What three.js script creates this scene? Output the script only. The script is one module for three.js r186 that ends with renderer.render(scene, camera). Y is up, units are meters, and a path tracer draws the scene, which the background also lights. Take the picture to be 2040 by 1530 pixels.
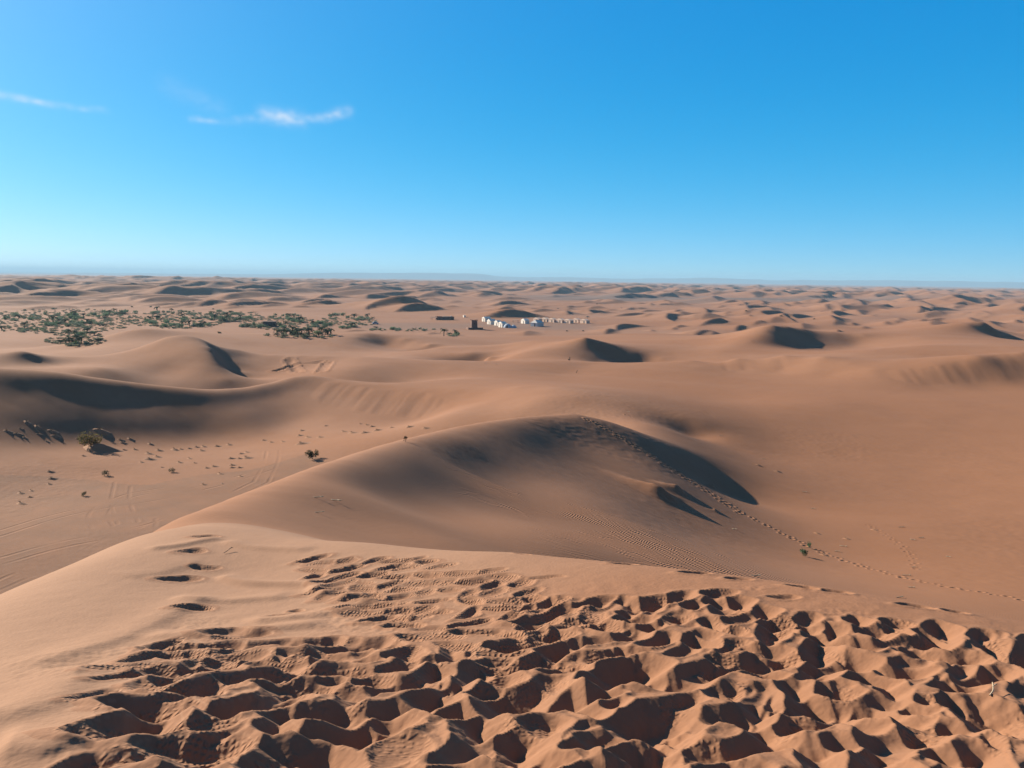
import * as THREE from 'three';
import { mergeGeometries } from 'three/addons/utils/BufferGeometryUtils.js';

// ---------------------------------------------------------------- camera, sky, sun, exposure
const EYE = 30;                                   // eye height above datum: the plain lies about 26 m below the dune top
const scene = new THREE.Scene();
const camera = new THREE.PerspectiveCamera(53.1, 4 / 3, 0.1, 60000);
camera.position.set(0, EYE, 0);
camera.rotation.order = 'YXZ';
camera.rotation.set(-7.8 * Math.PI / 180, 0, 0.79 * Math.PI / 180);
camera.updateMatrixWorld(true);

const SUN_AZ = -55 * Math.PI / 180, SUN_EL = 23 * Math.PI / 180;     // azimuth from the view axis (-z), left is negative
const sunDir = new THREE.Vector3(Math.sin(SUN_AZ) * Math.cos(SUN_EL), Math.sin(SUN_EL), -Math.cos(SUN_AZ) * Math.cos(SUN_EL));
const sun = new THREE.DirectionalLight(new THREE.Color().setRGB(1, 0.87, 0.7), 5);
sun.position.copy(sunDir).multiplyScalar(900);
sun.castShadow = true;
sun.shadow.radius = 1;
Object.assign(sun.shadow.camera, { left: -400, right: 400, top: 400, bottom: -400, near: 1, far: 2500 });
sun.shadow.mapSize.set(4096, 4096);
scene.add(sun);

const renderer = new THREE.WebGLRenderer({ antialias: true });
renderer.toneMapping = THREE.LinearToneMapping;
renderer.toneMappingExposure = 2.05;
renderer.shadowMap.enabled = true;

// ---------------------------------------------------------------- noise and helpers
let seed = 7;
const rnd = () => { seed = (seed * 1664525 + 1013904223) >>> 0; return seed / 4294967296; };
const rr = (a, b) => a + (b - a) * rnd();
const HASH = new Float32Array(65536);
for (let i = 0; i < 65536; i++) HASH[i] = rnd();
function vn(x, y) {                                                  // value noise 0..1
  const xi = Math.floor(x), yi = Math.floor(y); let fx = x - xi, fy = y - yi;
  fx = fx * fx * (3 - 2 * fx); fy = fy * fy * (3 - 2 * fy);
  const a = xi & 255, b = (xi + 1) & 255, c = (yi & 255) << 8, d = ((yi + 1) & 255) << 8;
  const p = HASH[a + c], q = HASH[b + c], r = HASH[a + d], s = HASH[b + d];
  return p + (q - p) * fx + (r - p) * fy + (p - q - r + s) * fx * fy;
}
const fbm = (x, y, n) => { let s = 0, a = 0.5; for (let i = 0; i < n; i++) { s += a * (vn(x, y) - 0.5); x = x * 2.03 + 17.1; y = y * 2.03 + 5.3; a *= 0.5; } return s; };
const ss = (a, b, x) => { const t = Math.min(1, Math.max(0, (x - a) / (b - a))); return t * t * (3 - 2 * t); };
const clamp = (x, a, b) => Math.min(b, Math.max(a, x));

// survey of the place: a sight line through a point of the 2040 x 1530 photograph
const F = 765 / Math.tan(53.1 * Math.PI / 360);
const sight = (px, py) => new THREE.Vector3((px - 1020) / F, -(py - 765) / F, -1).applyQuaternion(camera.quaternion);
const pt = (px, py, D) => { const d = sight(px, py); const k = D / -d.z; return [d.x * k, EYE + d.y * k, -D]; };

// ---------------------------------------------------------------- terrain: surveyed crests, toes and floors
const ctl = [];                                                      // [x, y, z, softness]
const add = (c, list) => list.forEach(([px, py, D]) => ctl.push([...pt(px, py, D), c]));
const abs = (c, list) => list.forEach(([x, drop, D]) => ctl.push([x, EYE - drop, -D, c]));
function line(c, step, list) {                                       // control points along a crest or toe
  const q = list.map((a) => new THREE.Vector3(...pt(...a)));
  for (let i = 0; i < q.length - 1; i++) {
    const n = Math.max(1, Math.round(q[i].distanceTo(q[i + 1]) / step));
    for (let k = 0; k < n; k++) { const p = q[i].clone().lerp(q[i + 1], k / n); ctl.push([p.x, p.y, p.z, c]); }
  }
  const e = q[q.length - 1]; ctl.push([e.x, e.y, e.z, c]);
}
function face(c, crest, toe, rows, n, sag) {                         // an even slope hung between a crest and its toe
  const run = (l) => { const q = l.map((a) => new THREE.Vector3(...pt(...a))), d = [0]; for (let i = 1; i < q.length; i++) d.push(d[i - 1] + q[i].distanceTo(q[i - 1])); return (t) => { const s = t * d[d.length - 1]; let i = 1; while (i < q.length - 1 && d[i] < s) i++; return q[i - 1].clone().lerp(q[i], (s - d[i - 1]) / (d[i] - d[i - 1])); }; };
  const A = run(crest), B = run(toe);
  for (let i = 0; i <= n; i++) for (let k = 1; k < rows; k++) { const p = A(i / n).lerp(B(i / n), k / rows); ctl.push([p.x, p.y - sag * Math.sin(Math.PI * k / rows), p.z, c]); }
}
// the dune top underfoot
abs(1.5, [[0, 1.6, 0], [0, 1.95, 2.6], [-2.2, 1.75, 1.5], [2.2, 1.75, 1.5], [0, 1.5, -3], [-4, 2.1, -2], [4, 2.0, -2], [-8, 5, -3], [9, 4.2, -3], [-3.6, 2.35, 3.6], [0, 3.2, -14], [-10, 8, -14], [12, 8, -14], [0, 8, -35]]);
line(1.2, 3, [[-250, 1340, 5], [0, 1215, 6.6], [150, 1130, 8.6], [300, 1061, 11.2]]);
line(0.7, 1.6, [[380, 1025, 14], [460, 995, 18], [580, 950, 25], [700, 911, 33], [800, 880, 41], [900, 853, 50], [1020, 833, 59], [1135, 823, 66.3]]);
line(0.6, 2, [[640, 1080, 9.9], [700, 1085, 9.5], [1000, 1101, 8.5], [1250, 1123, 7.8], [1500, 1151, 7.2], [1700, 1179, 6.8], [1900, 1213, 6.4], [2040, 1240, 6.2], [2300, 1300, 5.8]]);
add(1, [[700, 1200, 6.9], [1000, 1300, 4.9], [1000, 1200, 6.4], [1500, 1300, 4.85], [300, 1250, 6.0], [450, 1150, 8.3], [1800, 1350, 4.4]]);
// left flank of the near ridge, falling to the valley
abs(3, [[-16, 11, 4], [-19, 14, 14], [-20, 16.2, 26], [-21, 18.3, 38], [-19, 19.5, 50], [-14, 20, 62], [-5, 20, 74], [3, 19.5, 82]]);
// valley floor on the left
add(8, [[0, 1190, 50], [200, 1080, 60], [100, 960, 80], [400, 960, 80], [200, 920, 88], [560, 910, 91], [700, 875, 96], [0, 930, 83.5], [400, 905, 96], [0, 1040, 66]]);
abs(10, [[-60, 21.5, 50], [-70, 22, 70], [-60, 21, 25], [-50, 19, 0], [-60, 18, -40], [-100, 22, 40]]);
// first left dune: crest and toe
line(3, 4, [[-250, 730, 103], [0, 738, 107.5], [100, 742, 110.5], [200, 755, 113], [300, 768, 115.5], [400, 777, 118], [460, 777, 120], [520, 766, 124], [580, 751, 128], [620, 748, 130]]);
line(1, 5, [[620, 748, 130], [680, 762, 126], [760, 775, 121.5], [850, 781, 117.5], [950, 778, 114], [1030, 772, 110]]);
line(4, 7, [[-250, 885, 86], [0, 880, 91.4], [200, 875, 98.6], [400, 868, 105.8], [560, 845, 112], [650, 818, 115], [740, 826, 111], [840, 835, 106]]);

add(4, [[900, 822, 100], [1000, 805, 100], [1080, 800, 96], [950, 800, 107]]);
face(4, [[-250, 730, 103], [0, 738, 107.5], [100, 742, 110.5], [200, 755, 113], [300, 768, 115.5], [400, 777, 118], [460, 777, 120], [520, 766, 124], [580, 751, 128]], [[-250, 885, 86], [0, 880, 91.4], [200, 875, 98.6], [400, 868, 105.8], [560, 845, 112]], 4, 13, 0.1);
abs(6, [[-62, 20.5, 124], [-46, 21.5, 130], [-22, 20.5, 142], [-90, 19.5, 122]]);
// face of the near dune below the ridge
add(6, [[700, 1075, 15], [800, 1010, 27], [900, 1000, 32], [1000, 950, 42.3], [1100, 900, 53.4], [1000, 1050, 28], [900, 1080, 21], [1200, 1000, 42], [1200, 1080, 32], [1300, 1040, 42], [1300, 950, 55], [1400, 1100, 37], [1250, 905, 59.2], [1150, 870, 59.8], [1380, 970, 56.6], [1330, 915, 62.5], [560, 1055, 14.5]]);
abs(3, [[-4, 6.5, 20], [-1.6, 7.15, 20], [-4, 5.5, 16.2], [-4.2, 7.1, 23.5]]);
abs(2, [[2, 7.3, 15], [5.2, 7.6, 13], [9, 8.5, 13], [6, 10.8, 22], [12, 12.5, 24], [16, 13.5, 26], [20, 14, 24]]);
line(1.2, 4, [[1135, 823, 66.3], [1190, 834, 68], [1250, 851, 69.2], [1350, 890, 70], [1420, 931, 68.4], [1470, 990, 62.5]]);
// floor of the bowl on the right
add(6, [[1500, 900, 84], [1600, 1000, 64], [1750, 1050, 55], [1600, 1103, 46], [1850, 1170, 38], [2000, 1200, 35], [1900, 1000, 66], [2150, 1000, 64], [1900, 900, 86], [1700, 850, 98], [1600, 800, 115], [1900, 800, 116], [1480, 860, 92], [2150, 860, 92], [1450, 795, 120], [1300, 770, 134]]);
abs(8, [[45, 15, 10], [60, 16, 30], [75, 16, 70], [60, 14, -30], [100, 15, 100], [110, 14, 20]]);
// spur between the near dune and the bowl, with its steep right side
line(1, 5, [[1030, 772, 110], [1110, 772, 105], [1180, 783, 100.5], [1250, 802, 96.5], [1310, 819, 94.5], [1360, 833, 93.2], [1400, 846, 92]]);
line(2, 3, [[1378, 866, 89.6], [1405, 872, 88.9], [1438, 874, 88.2]]);
add(5, [[1280, 845, 83], [1395, 893, 76]]);
// rim behind the bowl
line(0.8, 8, [[1120, 745, 158], [1195, 721, 178], [1290, 721, 175], [1380, 718, 172], [1470, 714, 169], [1560, 708, 165], [1640, 711, 157], [1690, 725, 150], [1740, 736, 144], [1800, 738, 141], [1870, 729, 140], [1950, 712, 141], [2040, 703, 143], [2200, 700, 146]]);
line(2, 10, [[1470, 738, 160], [1560, 738, 156], [1660, 745, 147], [1740, 751, 140], [1850, 769, 133], [1950, 765, 133], [2040, 756, 134], [2200, 760, 134]]);
abs(6, [[50, 18, 172], [75, 17, 168], [100, 16, 160]]);
line(2, 14, [[1650, 708, 186], [1740, 697, 190], [1850, 687, 194], [1960, 683, 194], [2060, 685, 190]]);
// horned dune with the dark hollow
line(0.5, 4, [[1200, 728, 190], [1195, 720, 193], [1178, 698, 199], [1166, 672, 205], [1200, 681, 208.5], [1240, 694, 209.5], [1290, 710, 208], [1345, 719, 202]]);
line(2, 5, [[1208, 724, 192], [1222, 721, 197], [1250, 723, 201], [1290, 724, 203]]);
face(1.5, [[1195, 720, 193], [1178, 698, 199], [1166, 672, 205], [1200, 681, 208.5], [1240, 694, 209.5], [1290, 710, 208]], [[1206, 724, 192], [1222, 721, 197], [1250, 723, 201], [1290, 724, 203]], 2, 6, 0);
add(6, [[1100, 688, 205], [1050, 700, 200], [1110, 720, 175], [1060, 712, 190]]);
abs(6, [[30, 19, 232], [5, 18.5, 232]]);
// dune farther right
line(0.8, 8, [[1440, 700, 208], [1480, 688, 217], [1515, 668, 229], [1540, 648, 240], [1600, 655, 247], [1660, 663, 249], [1720, 667, 247]]);
line(2.5, 6, [[1550, 690, 221], [1590, 692, 228], [1640, 692, 234], [1700, 688, 239]]);
face(2, [[1540, 648, 240], [1600, 655, 247], [1660, 663, 249], [1720, 667, 247]], [[1550, 690, 221], [1590, 692, 228], [1640, 692, 234], [1700, 688, 239]], 3, 5, 0.3);
add(6, [[1450, 672, 240], [1400, 690, 225]]);
abs(6, [[85, 20, 280], [110, 21, 290]]);
line(0.8, 10, [[1830, 672, 236], [1900, 655, 252], [1960, 640, 262], [2000, 654, 268], [2060, 672, 270]]);
line(2.5, 8, [[1985, 672, 253], [2020, 680, 256], [2070, 688, 258]]);
abs(8, [[170, 19, 300], [190, 18, 240], [200, 17, 180]]);
// domed dune on the left and its slack
line(1.6, 3, [[330, 672, 167], [370, 668, 168], [402, 676, 168], [425, 696, 160], [437, 725, 150], [447, 757, 141]]);
add(5, [[300, 700, 158], [220, 728, 146], [340, 740, 146], [390, 730, 147], [250, 700, 166]]);
line(2, 8, [[402, 676, 168], [470, 696, 178], [550, 707, 177], [640, 712, 173], [720, 714, 170], [800, 716, 171], [900, 718, 172], [980, 725, 168], [1035, 735, 160]]);
line(2.5, 6, [[462, 745, 152], [485, 734, 161], [540, 737, 164], [600, 736, 164]]);
face(2.5, [[425, 696, 160], [402, 676, 168], [470, 696, 178], [550, 707, 177], [640, 712, 173]], [[458, 742, 154], [485, 734, 161], [540, 737, 164], [600, 736, 164]], 3, 6, 0.2);
add(5, [[700, 735, 155], [850, 760, 138], [950, 750, 146], [1000, 760, 130], [1100, 758, 140]]);
line(2, 6, [[-60, 706, 144], [0, 703, 145], [50, 700, 146]]);
add(3, [[95, 722, 146.5], [135, 727, 146], [80, 730, 141], [30, 735, 135], [200, 735, 138]]);
abs(8, [[-72, 22, 190], [-50, 22.5, 200], [-105, 22, 180], [-20, 22, 205], [-110, 21, 130], [-125, 22, 90]]);
// dunes in the middle distance
line(3, 10, [[180, 690, 238], [250, 660, 252], [290, 655, 255], [340, 668, 250]]);
add(5, [[300, 690, 225], [120, 705, 215]]);
line(1, 8, [[690, 690, 245], [715, 672, 262], [735, 664, 272], [780, 670, 272], [830, 682, 262], [880, 692, 248]]);
add(3, [[770, 688, 264], [800, 692, 260], [850, 698, 252], [620, 688, 245], [500, 690, 240]]);
line(2, 9, [[880, 692, 235], [940, 704, 214], [1000, 716, 196]]);
add(3, [[965, 724, 205], [1000, 695, 225]]);
for (let a = -170; a <= 180; a += 14) { const t = a * Math.PI / 180; abs(20, [[Math.sin(t) * 350, Math.abs(a) < 60 ? 25.3 : 24, Math.cos(t) * 350]]); }
add(12, [[130, 690, 280], [400, 665, 330], [700, 668, 320], [1000, 668, 330], [1300, 662, 320], [1700, 650, 320], [1000, 690, 262]]);

const NC = ctl.length, CX = new Float64Array(NC), CZ = new Float64Array(NC), CC = new Float64Array(NC);
const W = (() => {                                                   // multiquadric surface through the survey points
  const n = NC + 3, A = [];
  for (let i = 0; i < NC; i++) { CX[i] = ctl[i][0]; CZ[i] = ctl[i][2]; CC[i] = ctl[i][3] ** 2; }
  for (let i = 0; i < n; i++) A.push(new Float64Array(n + 1));
  for (let i = 0; i < NC; i++) {
    for (let j = 0; j < NC; j++) A[i][j] = Math.sqrt((CX[i] - CX[j]) ** 2 + (CZ[i] - CZ[j]) ** 2 + CC[j]);
    A[i][NC] = A[NC][i] = 1; A[i][NC + 1] = A[NC + 1][i] = CX[i] / 100; A[i][NC + 2] = A[NC + 2][i] = CZ[i] / 100;
    A[i][n] = ctl[i][1] - EYE;
    A[i][i] -= 0.0006 * Math.hypot(CX[i], CZ[i]) + 0.01;
  }
  for (let c = 0; c < n; c++) {
    let p = c; for (let r = c + 1; r < n; r++) if (Math.abs(A[r][c]) > Math.abs(A[p][c])) p = r;
    [A[c], A[p]] = [A[p], A[c]];
    const Ac = A[c];
    for (let r = c + 1; r < n; r++) { const Ar = A[r], f = Ar[c] / Ac[c]; if (f) for (let k = c; k <= n; k++) Ar[k] -= f * Ac[k]; }
  }
  const w = new Float64Array(n);
  for (let c = n - 1; c >= 0; c--) { let s = A[c][n]; for (let k = c + 1; k < n; k++) s -= A[c][k] * w[k]; w[c] = s / A[c][c]; }
  return w;
})();
function survey(x, z) {
  let s = W[NC] + W[NC + 1] * x / 100 + W[NC + 2] * z / 100;
  for (let i = 0; i < NC; i++) { const dx = x - CX[i], dz = z - CZ[i]; s += W[i] * Math.sqrt(dx * dx + dz * dz + CC[i]); }
  return s + EYE;
}

// horned dunes of the sand sea: long windward slope on the left, slip face on the right
const dunes = [], CELL = 160, hash = new Map();
function dune(x, z, H, wide, turn, horn = 1) {
  const d = { x, z, H, wide, c: Math.cos(turn), s: Math.sin(turn), up: H * rr(7, 10), lee: H / (rnd() < 0.36 ? rr(0.45, 0.58) : rr(0.22, 0.42)), horn };
  dunes.push(d);
  const R = Math.max(d.up * 1.2, wide * 1.1) + 20;
  for (let i = Math.floor((x - R) / CELL); i <= Math.floor((x + R) / CELL); i++) for (let j = Math.floor((z - R) / CELL); j <= Math.floor((z + R) / CELL); j++) {
    const k = i * 100003 + j; let l = hash.get(k); if (!l) hash.set(k, l = []); l.push(d);
  }
}
function duneHeight(x, z) {
  const l = hash.get(Math.floor(x / CELL) * 100003 + Math.floor(z / CELL)); if (!l) return 0;
  let sum = 0, top = 0;
  for (const d of l) {
    const dx = x - d.x, dz = z - d.z;
    let u = dx * d.c + dz * d.s, v = -dx * d.s + dz * d.c;
    const q = v / d.wide; if (q > 1 || q < -1) continue;
    u += d.horn * d.wide * 0.35 * (0.25 - q * q) + d.H * 4.5 * (vn(v * 0.03 + d.x, d.z) - 0.5);
    const side = (1 - q * q) ** 1.6, H = d.H * side; let h;
    if (u < 0) { const t = 1 + u / d.up; if (t <= 0) continue; h = H * t * t * (1.7 - 0.7 * t); }
    else { const t = u / (d.lee * side + 0.5); if (t >= 1.5) continue; h = t < 0.75 ? H * (1 - t) : H * 0.25 * (1 - (t - 0.75) / 0.75) ** 2 ; }
    sum += h; if (h > top) top = h;
  }
  return top + (sum - top) * 0.35;
}
const far = (px, py, D, H, wide, turn, horn) => { const p = pt(px, py, D); dune(p[0], p[2], H, wide, turn, horn); dunes[dunes.length - 1].lee = H / 0.55; };
far(826, 594, 628, 11, 46, 0.75); far(845, 604, 600, 6, 30, 0.75);
far(1022, 622, 520, 6, 26, 0.7); far(1195, 612, 640, 4, 26, 0.5); far(1015, 600, 800, 5, 34, 0.5);
far(105, 566, 1500, 14, 90, 0.6); far(150, 553, 2600, 17, 120, 0.6); far(180, 553, 2500, 16, 100, 0.6); far(268, 553, 2400, 17, 100, 0.7); far(355, 557, 2400, 13, 90, 0.5); far(460, 559, 2600, 14, 90, 0.6);
far(60, 578, 1250, 12, 90, 0.6); far(110, 588, 1020, 10, 70, 0.5); far(210, 585, 950, 8, 60, 0.6); far(90, 600, 800, 6, 50, 0.5); far(300, 582, 1100, 9, 70, 0.6);
far(525, 583, 1050, 8, 50, 0.6); far(630, 598, 780, 5, 34, 0.5); far(640, 607, 700, 5, 36, 0.5); far(445, 575, 1300, 9, 80, 0.6); far(505, 605, 640, 4, 30, 0.6);
far(690, 559, 2700, 12, 90, 0.6); far(765, 566, 1900, 9, 70, 0.6); far(930, 567, 2300, 9, 70, 0.6); far(1240, 570, 2300, 10, 90, 0.6); far(1490, 570, 2400, 13, 110, 0.6); far(1660, 568, 2400, 13, 110, 0.6); far(1780, 570, 2200, 12, 120, 0.6); far(1580, 570, 2500, 11, 90, 0.6);
far(1810, 615, 700, 7, 50, 0.6); far(1500, 605, 760, 4, 60, 0.5); far(1400, 614, 640, 4, 60, 0.4); far(1560, 622, 520, 3.5, 44, 0.5); far(1680, 618, 600, 4, 50, 0.5); far(1930, 600, 900, 6, 70, 0.6); far(1250, 640, 420, 2.6, 30, 0.5); far(1340, 628, 520, 3.4, 44, 0.4);
for (let k = 0; k < 4300; k++) {
  const close = k < 700, D = close ? rr(290, 1000) : 900 + 3900 * Math.pow(rnd(), 0.7), u = rr(-0.95, 0.95), x = u * D * 1.02, z = -D;
  const flat = ss(0.1, 0.0, Math.abs(D - 1180) / 2400) * ss(-60, 120, x) * ss(900, 500, x);        // the bare gravel plain
  if (flat > 0.35 && rnd() < 0.93) continue;
  const camp = Math.hypot((x - 20) / 80, (D - 470) / 70), oasis = ss(-10, -40, x) * (D < 620 ? 1 : 0);
  if (camp < 1 || (oasis && rnd() < 0.8)) continue;
  let H = (oasis ? rr(0.8, 2.4) : close ? rr(1, 5) * (0.6 + 0.8 * rnd()) : rr(1.5, 8.5) * (0.6 + 0.8 * rnd())) * (x < -200 && D > 800 ? 1.35 : 1);
  H = Math.min(11, H * (0.45 + 1.2 * vn(x * 0.0016 + 7, z * 0.0016)));
  dune(x, z, H, H * rr(6, 14), rr(0.25, 0.75), rr(0.1, 0.9));
}
{ // the same sand sea goes on to both sides
  const keep = seed; seed = 99;
  for (let k = 0; k < 1500; k++) { const D = rr(150, 3600), x = (rnd() < 0.5 ? -1 : 1) * rr(1, 2.4) * (D + 60), H = rr(1.5, 7); if (Math.hypot(x, D) > 400) dune(x, -D, H, H * rr(6, 13), rr(0.25, 0.75), rr(0.1, 0.9)); }
  seed = keep;
}
const plainY = EYE - 26;
function height(x, z) {                                              // the sand without prints and treads
  const r = Math.hypot(x, z); let y = 0;
  const w = ss(390, 300, r);
  if (w > 0) y += w * survey(x, z);
  if (w < 1) {
    const swell = fbm(x * 0.0021, z * 0.0021, 3) * 7 + fbm(x * 0.013, z * 0.017, 3) * 6.5;
    const camp = ss(0.7, 1.2, Math.hypot((x - 20) / 90, (-z - 450) / 110));
    const edge = ss(5600, 4200, r);
    const green = 1 - 0.85 * ss(15, -25, x + 0.1 * z + 40) * ss(640, 560, r);
    y += (1 - w) * (plainY + swell * camp * edge * green + duneHeight(x, z) * edge);
  }
  return y;
}
function spot(px, py, lift = 0) {                                    // where a sight line meets the sand
  const d = sight(px, py); d.multiplyScalar(1 / Math.hypot(d.x, d.z));
  let t = 1.2, last = t;
  while (t < 6000) { if (EYE + d.y * t < height(d.x * t, d.z * t)) break; last = t; t += Math.max(0.05, t * 0.006); }
  let a = last, b = t;
  for (let k = 0; k < 18; k++) { const m = (a + b) / 2; if (EYE + d.y * m < height(d.x * m, d.z * m)) b = m; else a = m; }
  return new THREE.Vector3(d.x * b, height(d.x * b, d.z * b) + lift, d.z * b);
}

// ---------------------------------------------------------------- sky
{
  const w = 2048, h = 1024, data = new Float32Array(w * h * 4), v = new THREE.Vector3();
  const dirOf = (px, py) => { const d = sight(px, py).normalize(); return [Math.atan2(d.x, -d.z), Math.asin(d.y)]; };
  const D2 = Math.PI / 180;
  // thin cirrus: strokes [px0, py0, px1, py1, half width in radians, strength]
  const strokes = [[-120, 170, 60, 200, 0.004, 0.35], [20, 192, 120, 211, 0.0032, 0.55], [110, 209, 215, 221, 0.0026, 0.34], [380, 237, 432, 241, 0.0032, 0.4], [440, 240, 530, 238, 0.005, 0.2], [525, 228, 600, 240, 0.009, 0.62], [540, 240, 580, 250, 0.004, 0.3], [600, 236, 650, 232, 0.005, 0.4], [640, 234, 695, 222, 0.006, 0.55], [330, 170, 440, 215, 0.012, 0.1]].map(([a, b, c, d, e, f]) => [...dirOf(a, b), ...dirOf(c, d), e, f]);
  for (let j = 0; j < h; j++) for (let i = 0; i < w; i++) {
    const el = ((j + 0.5) / h - 0.5) * Math.PI, az = ((i + 0.5) / w) * 2 * Math.PI - Math.PI;   // set below to match the mapping
    const lon = az;                                                  // three.js: u = atan2(z, x) / 2pi + 0.5
    v.set(Math.cos(el) * Math.cos(lon), Math.sin(el), Math.cos(el) * Math.sin(lon));
    const g = Math.acos(clamp(v.dot(sunDir), -1, 1)) / D2, e = Math.max(0, el / D2), o = (j * w + i) * 4;
    const up = 1 - 0.72 * ss(22, 80, e), away = ss(90, 150, g), high = ss(27, 65, e);
    let R = (0.3 * Math.exp(-e / 3.3) + 0.8 * Math.exp(-g / 14) + 1.6 * Math.exp(-e / 3.6 - g / 28)) * up;
    let G = (0.19 + 0.42 * Math.exp(-e / 10) + 0.7 * Math.exp(-g / 22) + 1.08 * Math.exp(-e / 5 - g / 33)) * up;
    let B = (0.57 + 0.4 * Math.exp(-e / 12) - 0.24 * Math.exp(-e / 1.8) + 0.6 * Math.exp(-e / 5 - g / 35) + 0.8 * Math.exp(-g / 28)) * up;
    const dim = 1 - 0.35 * away; R = R * dim + 0.05 * away; G *= dim; B *= dim - 0.15 * away;           // unseen sky opposite the sun dimmed and greyed to neutralise shadows
    R += (0.062 - R) * 0.8 * high; G += (0.075 - G) * 0.8 * high; B += (0.13 - B) * 0.8 * high;           // unseen sky overhead pulled to dark grey-blue, shaped for a neutral fill in shadows
    const A = Math.atan2(v.x, -v.z); let c = 0;
    if (e > 8 && e < 24 && A > -0.9 && A < 0.2) for (const [a0, e0, a1, e1, wd, f] of strokes) {
      const wob = 0.006 * fbm(A * 60, el * 60, 3), x = A - a0, y = el + wob - e0, lx = a1 - a0, ly = e1 - e0;
      const t = clamp((x * lx + y * ly) / (lx * lx + ly * ly), 0, 1), dd = Math.hypot(x - t * lx, y - t * ly) / (0.8 * wd);
      c = Math.max(c, 0.8 * f * Math.exp(-dd * dd) * (0.25 + 1.5 * vn(A * 120 + el * 260, el * 700 - A * 160)) * (0.4 + 0.6 * Math.sin(Math.PI * clamp(0.12 + t * 0.76, 0, 1))));
    }
    if (c > 0) { c = Math.min(0.8, c); R += (0.8 - R) * c; G += (0.88 - G) * c; B += (1.0 - B) * c; }
    if (el < 0) { const k = ss(0, -0.06, el); R += (0.3 - R) * k; G += (0.2 - G) * k; B += (0.14 - B) * k; }
    data[o] = R * 0.488; data[o + 1] = G * 0.488; data[o + 2] = B * 0.488; data[o + 3] = 1;
  }
  const t = new THREE.DataTexture(data, w, h, THREE.RGBAFormat, THREE.FloatType);
  t.mapping = THREE.EquirectangularReflectionMapping; t.magFilter = t.minFilter = THREE.LinearFilter; t.needsUpdate = true;
  scene.background = t; scene.environment = t;
}
scene.fog = new THREE.FogExp2(new THREE.Color().setRGB(0.47, 0.77, 1.0), 0.00011);

// ---------------------------------------------------------------- footprints on the dune top
const pits = [], pitCell = 0.5, oldPits = new Map(), newPits = new Map(); let pitHash = oldPits;
function pit(x, z, turn, L, B, deep, tread = 0, rim = 0.2) {
  deep *= 0.68 + 0.32 * ss(-6.3, -3.8, z);
  const p = { x, z, c: Math.cos(turn), s: Math.sin(turn), L, B, deep, tread, rim, k: rnd() * 100, skew: rr(-0.25, 0.25) };
  pits.push(p);
  const R = Math.max(L, B) * 1.9;
  for (let i = Math.floor((x - R) / pitCell); i <= Math.floor((x + R) / pitCell); i++) for (let j = Math.floor((z - R) / pitCell); j <= Math.floor((z + R) / pitCell); j++) {
    const k = i * 10007 + j; let l = pitHash.get(k); if (!l) pitHash.set(k, l = []); l.push(p);
  }
}
function inside(poly, x, y) { let c = false; for (let i = 0, j = poly.length - 1; i < poly.length; j = i++) { const [a, b] = poly[i], [d, e] = poly[j]; if ((b > y) !== (e > y) && x < (d - a) * (y - b) / (e - b) + a) c = !c; } return c; }
const toGround = (poly) => poly.map(([a, b]) => { const p = spot(a, b); return [p.x, p.z]; });
function scatter(poly, gap, make) {
  const g = toGround(poly), xs = g.map((p) => p[0]), zs = g.map((p) => p[1]), done = [];
  const x0 = Math.min(...xs), x1 = Math.max(...xs), z0 = Math.min(...zs), z1 = Math.max(...zs);
  for (let k = 0; k < 9000; k++) {
    const x = rr(x0, x1), z = rr(z0, z1); if (!inside(g, x, z)) continue;
    if (done.some((p) => Math.hypot(p[0] - x, p[1] - z) < gap * p[2])) continue;
    done.push([x, z, rr(0.65, 1.4)]); make(x, z);
  }
}
// old, wind-softened prints covering the right and the front
scatter([[1060, 1190], [1200, 1200], [1400, 1185], [1600, 1222], [1900, 1255], [2200, 1300], [2300, 1700], [500, 1700], [480, 1500], [560, 1330], [650, 1275], [820, 1285], [1000, 1310]], 0.21, (x, z) => pit(x, z, rr(0.1, 1.6), rr(0.1, 0.26), rr(0.075, 0.14), rr(0.035, 0.105), rnd() < 0.2 ? rr(0.4, 0.9) : 0, 0.28));
scatter([[330, 1290], [480, 1262], [700, 1275], [720, 1420], [600, 1560], [300, 1560], [260, 1440]], 0.33, (x, z) => pit(x, z, rr(-0.3, 0.5), rr(0.2, 0.34), rr(0.1, 0.15), rr(0.06, 0.11), rnd() < 0.5 ? 1 : 0, 0.25));
scatter([[140, 1450], [200, 1350], [330, 1275], [520, 1265], [420, 1400], [400, 1530], [170, 1530]], 0.3, (x, z) => pit(x, z, rr(0.2, 1.2), rr(0.16, 0.24), rr(0.08, 0.11), rr(0.02, 0.05), 1, 0.25));
scatter([[1250, 1330], [1600, 1300], [2300, 1330], [2300, 1700], [500, 1700], [560, 1480], [900, 1400]], 0.75, (x, z) => pit(x, z, rr(0.1, 1.4), rr(0.22, 0.36), rr(0.12, 0.18), rr(0.09, 0.14), 0, 0.3));
pitHash = newPits;                                                  // a later layer of smaller, sharper prints over the old ones
scatter([[1060, 1190], [1200, 1200], [1400, 1185], [1600, 1222], [1900, 1255], [2200, 1300], [2300, 1700], [500, 1700], [300, 1500], [330, 1300], [650, 1275], [820, 1285], [1000, 1310]], 0.25, (x, z) => rnd() < 0.8 && pit(x, z, rr(-0.4, 1.8), rr(0.08, 0.17), rr(0.05, 0.09), rr(0.015, 0.055), rnd() < 0.45 ? rr(0.4, 1) : 0, 0.5));
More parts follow.
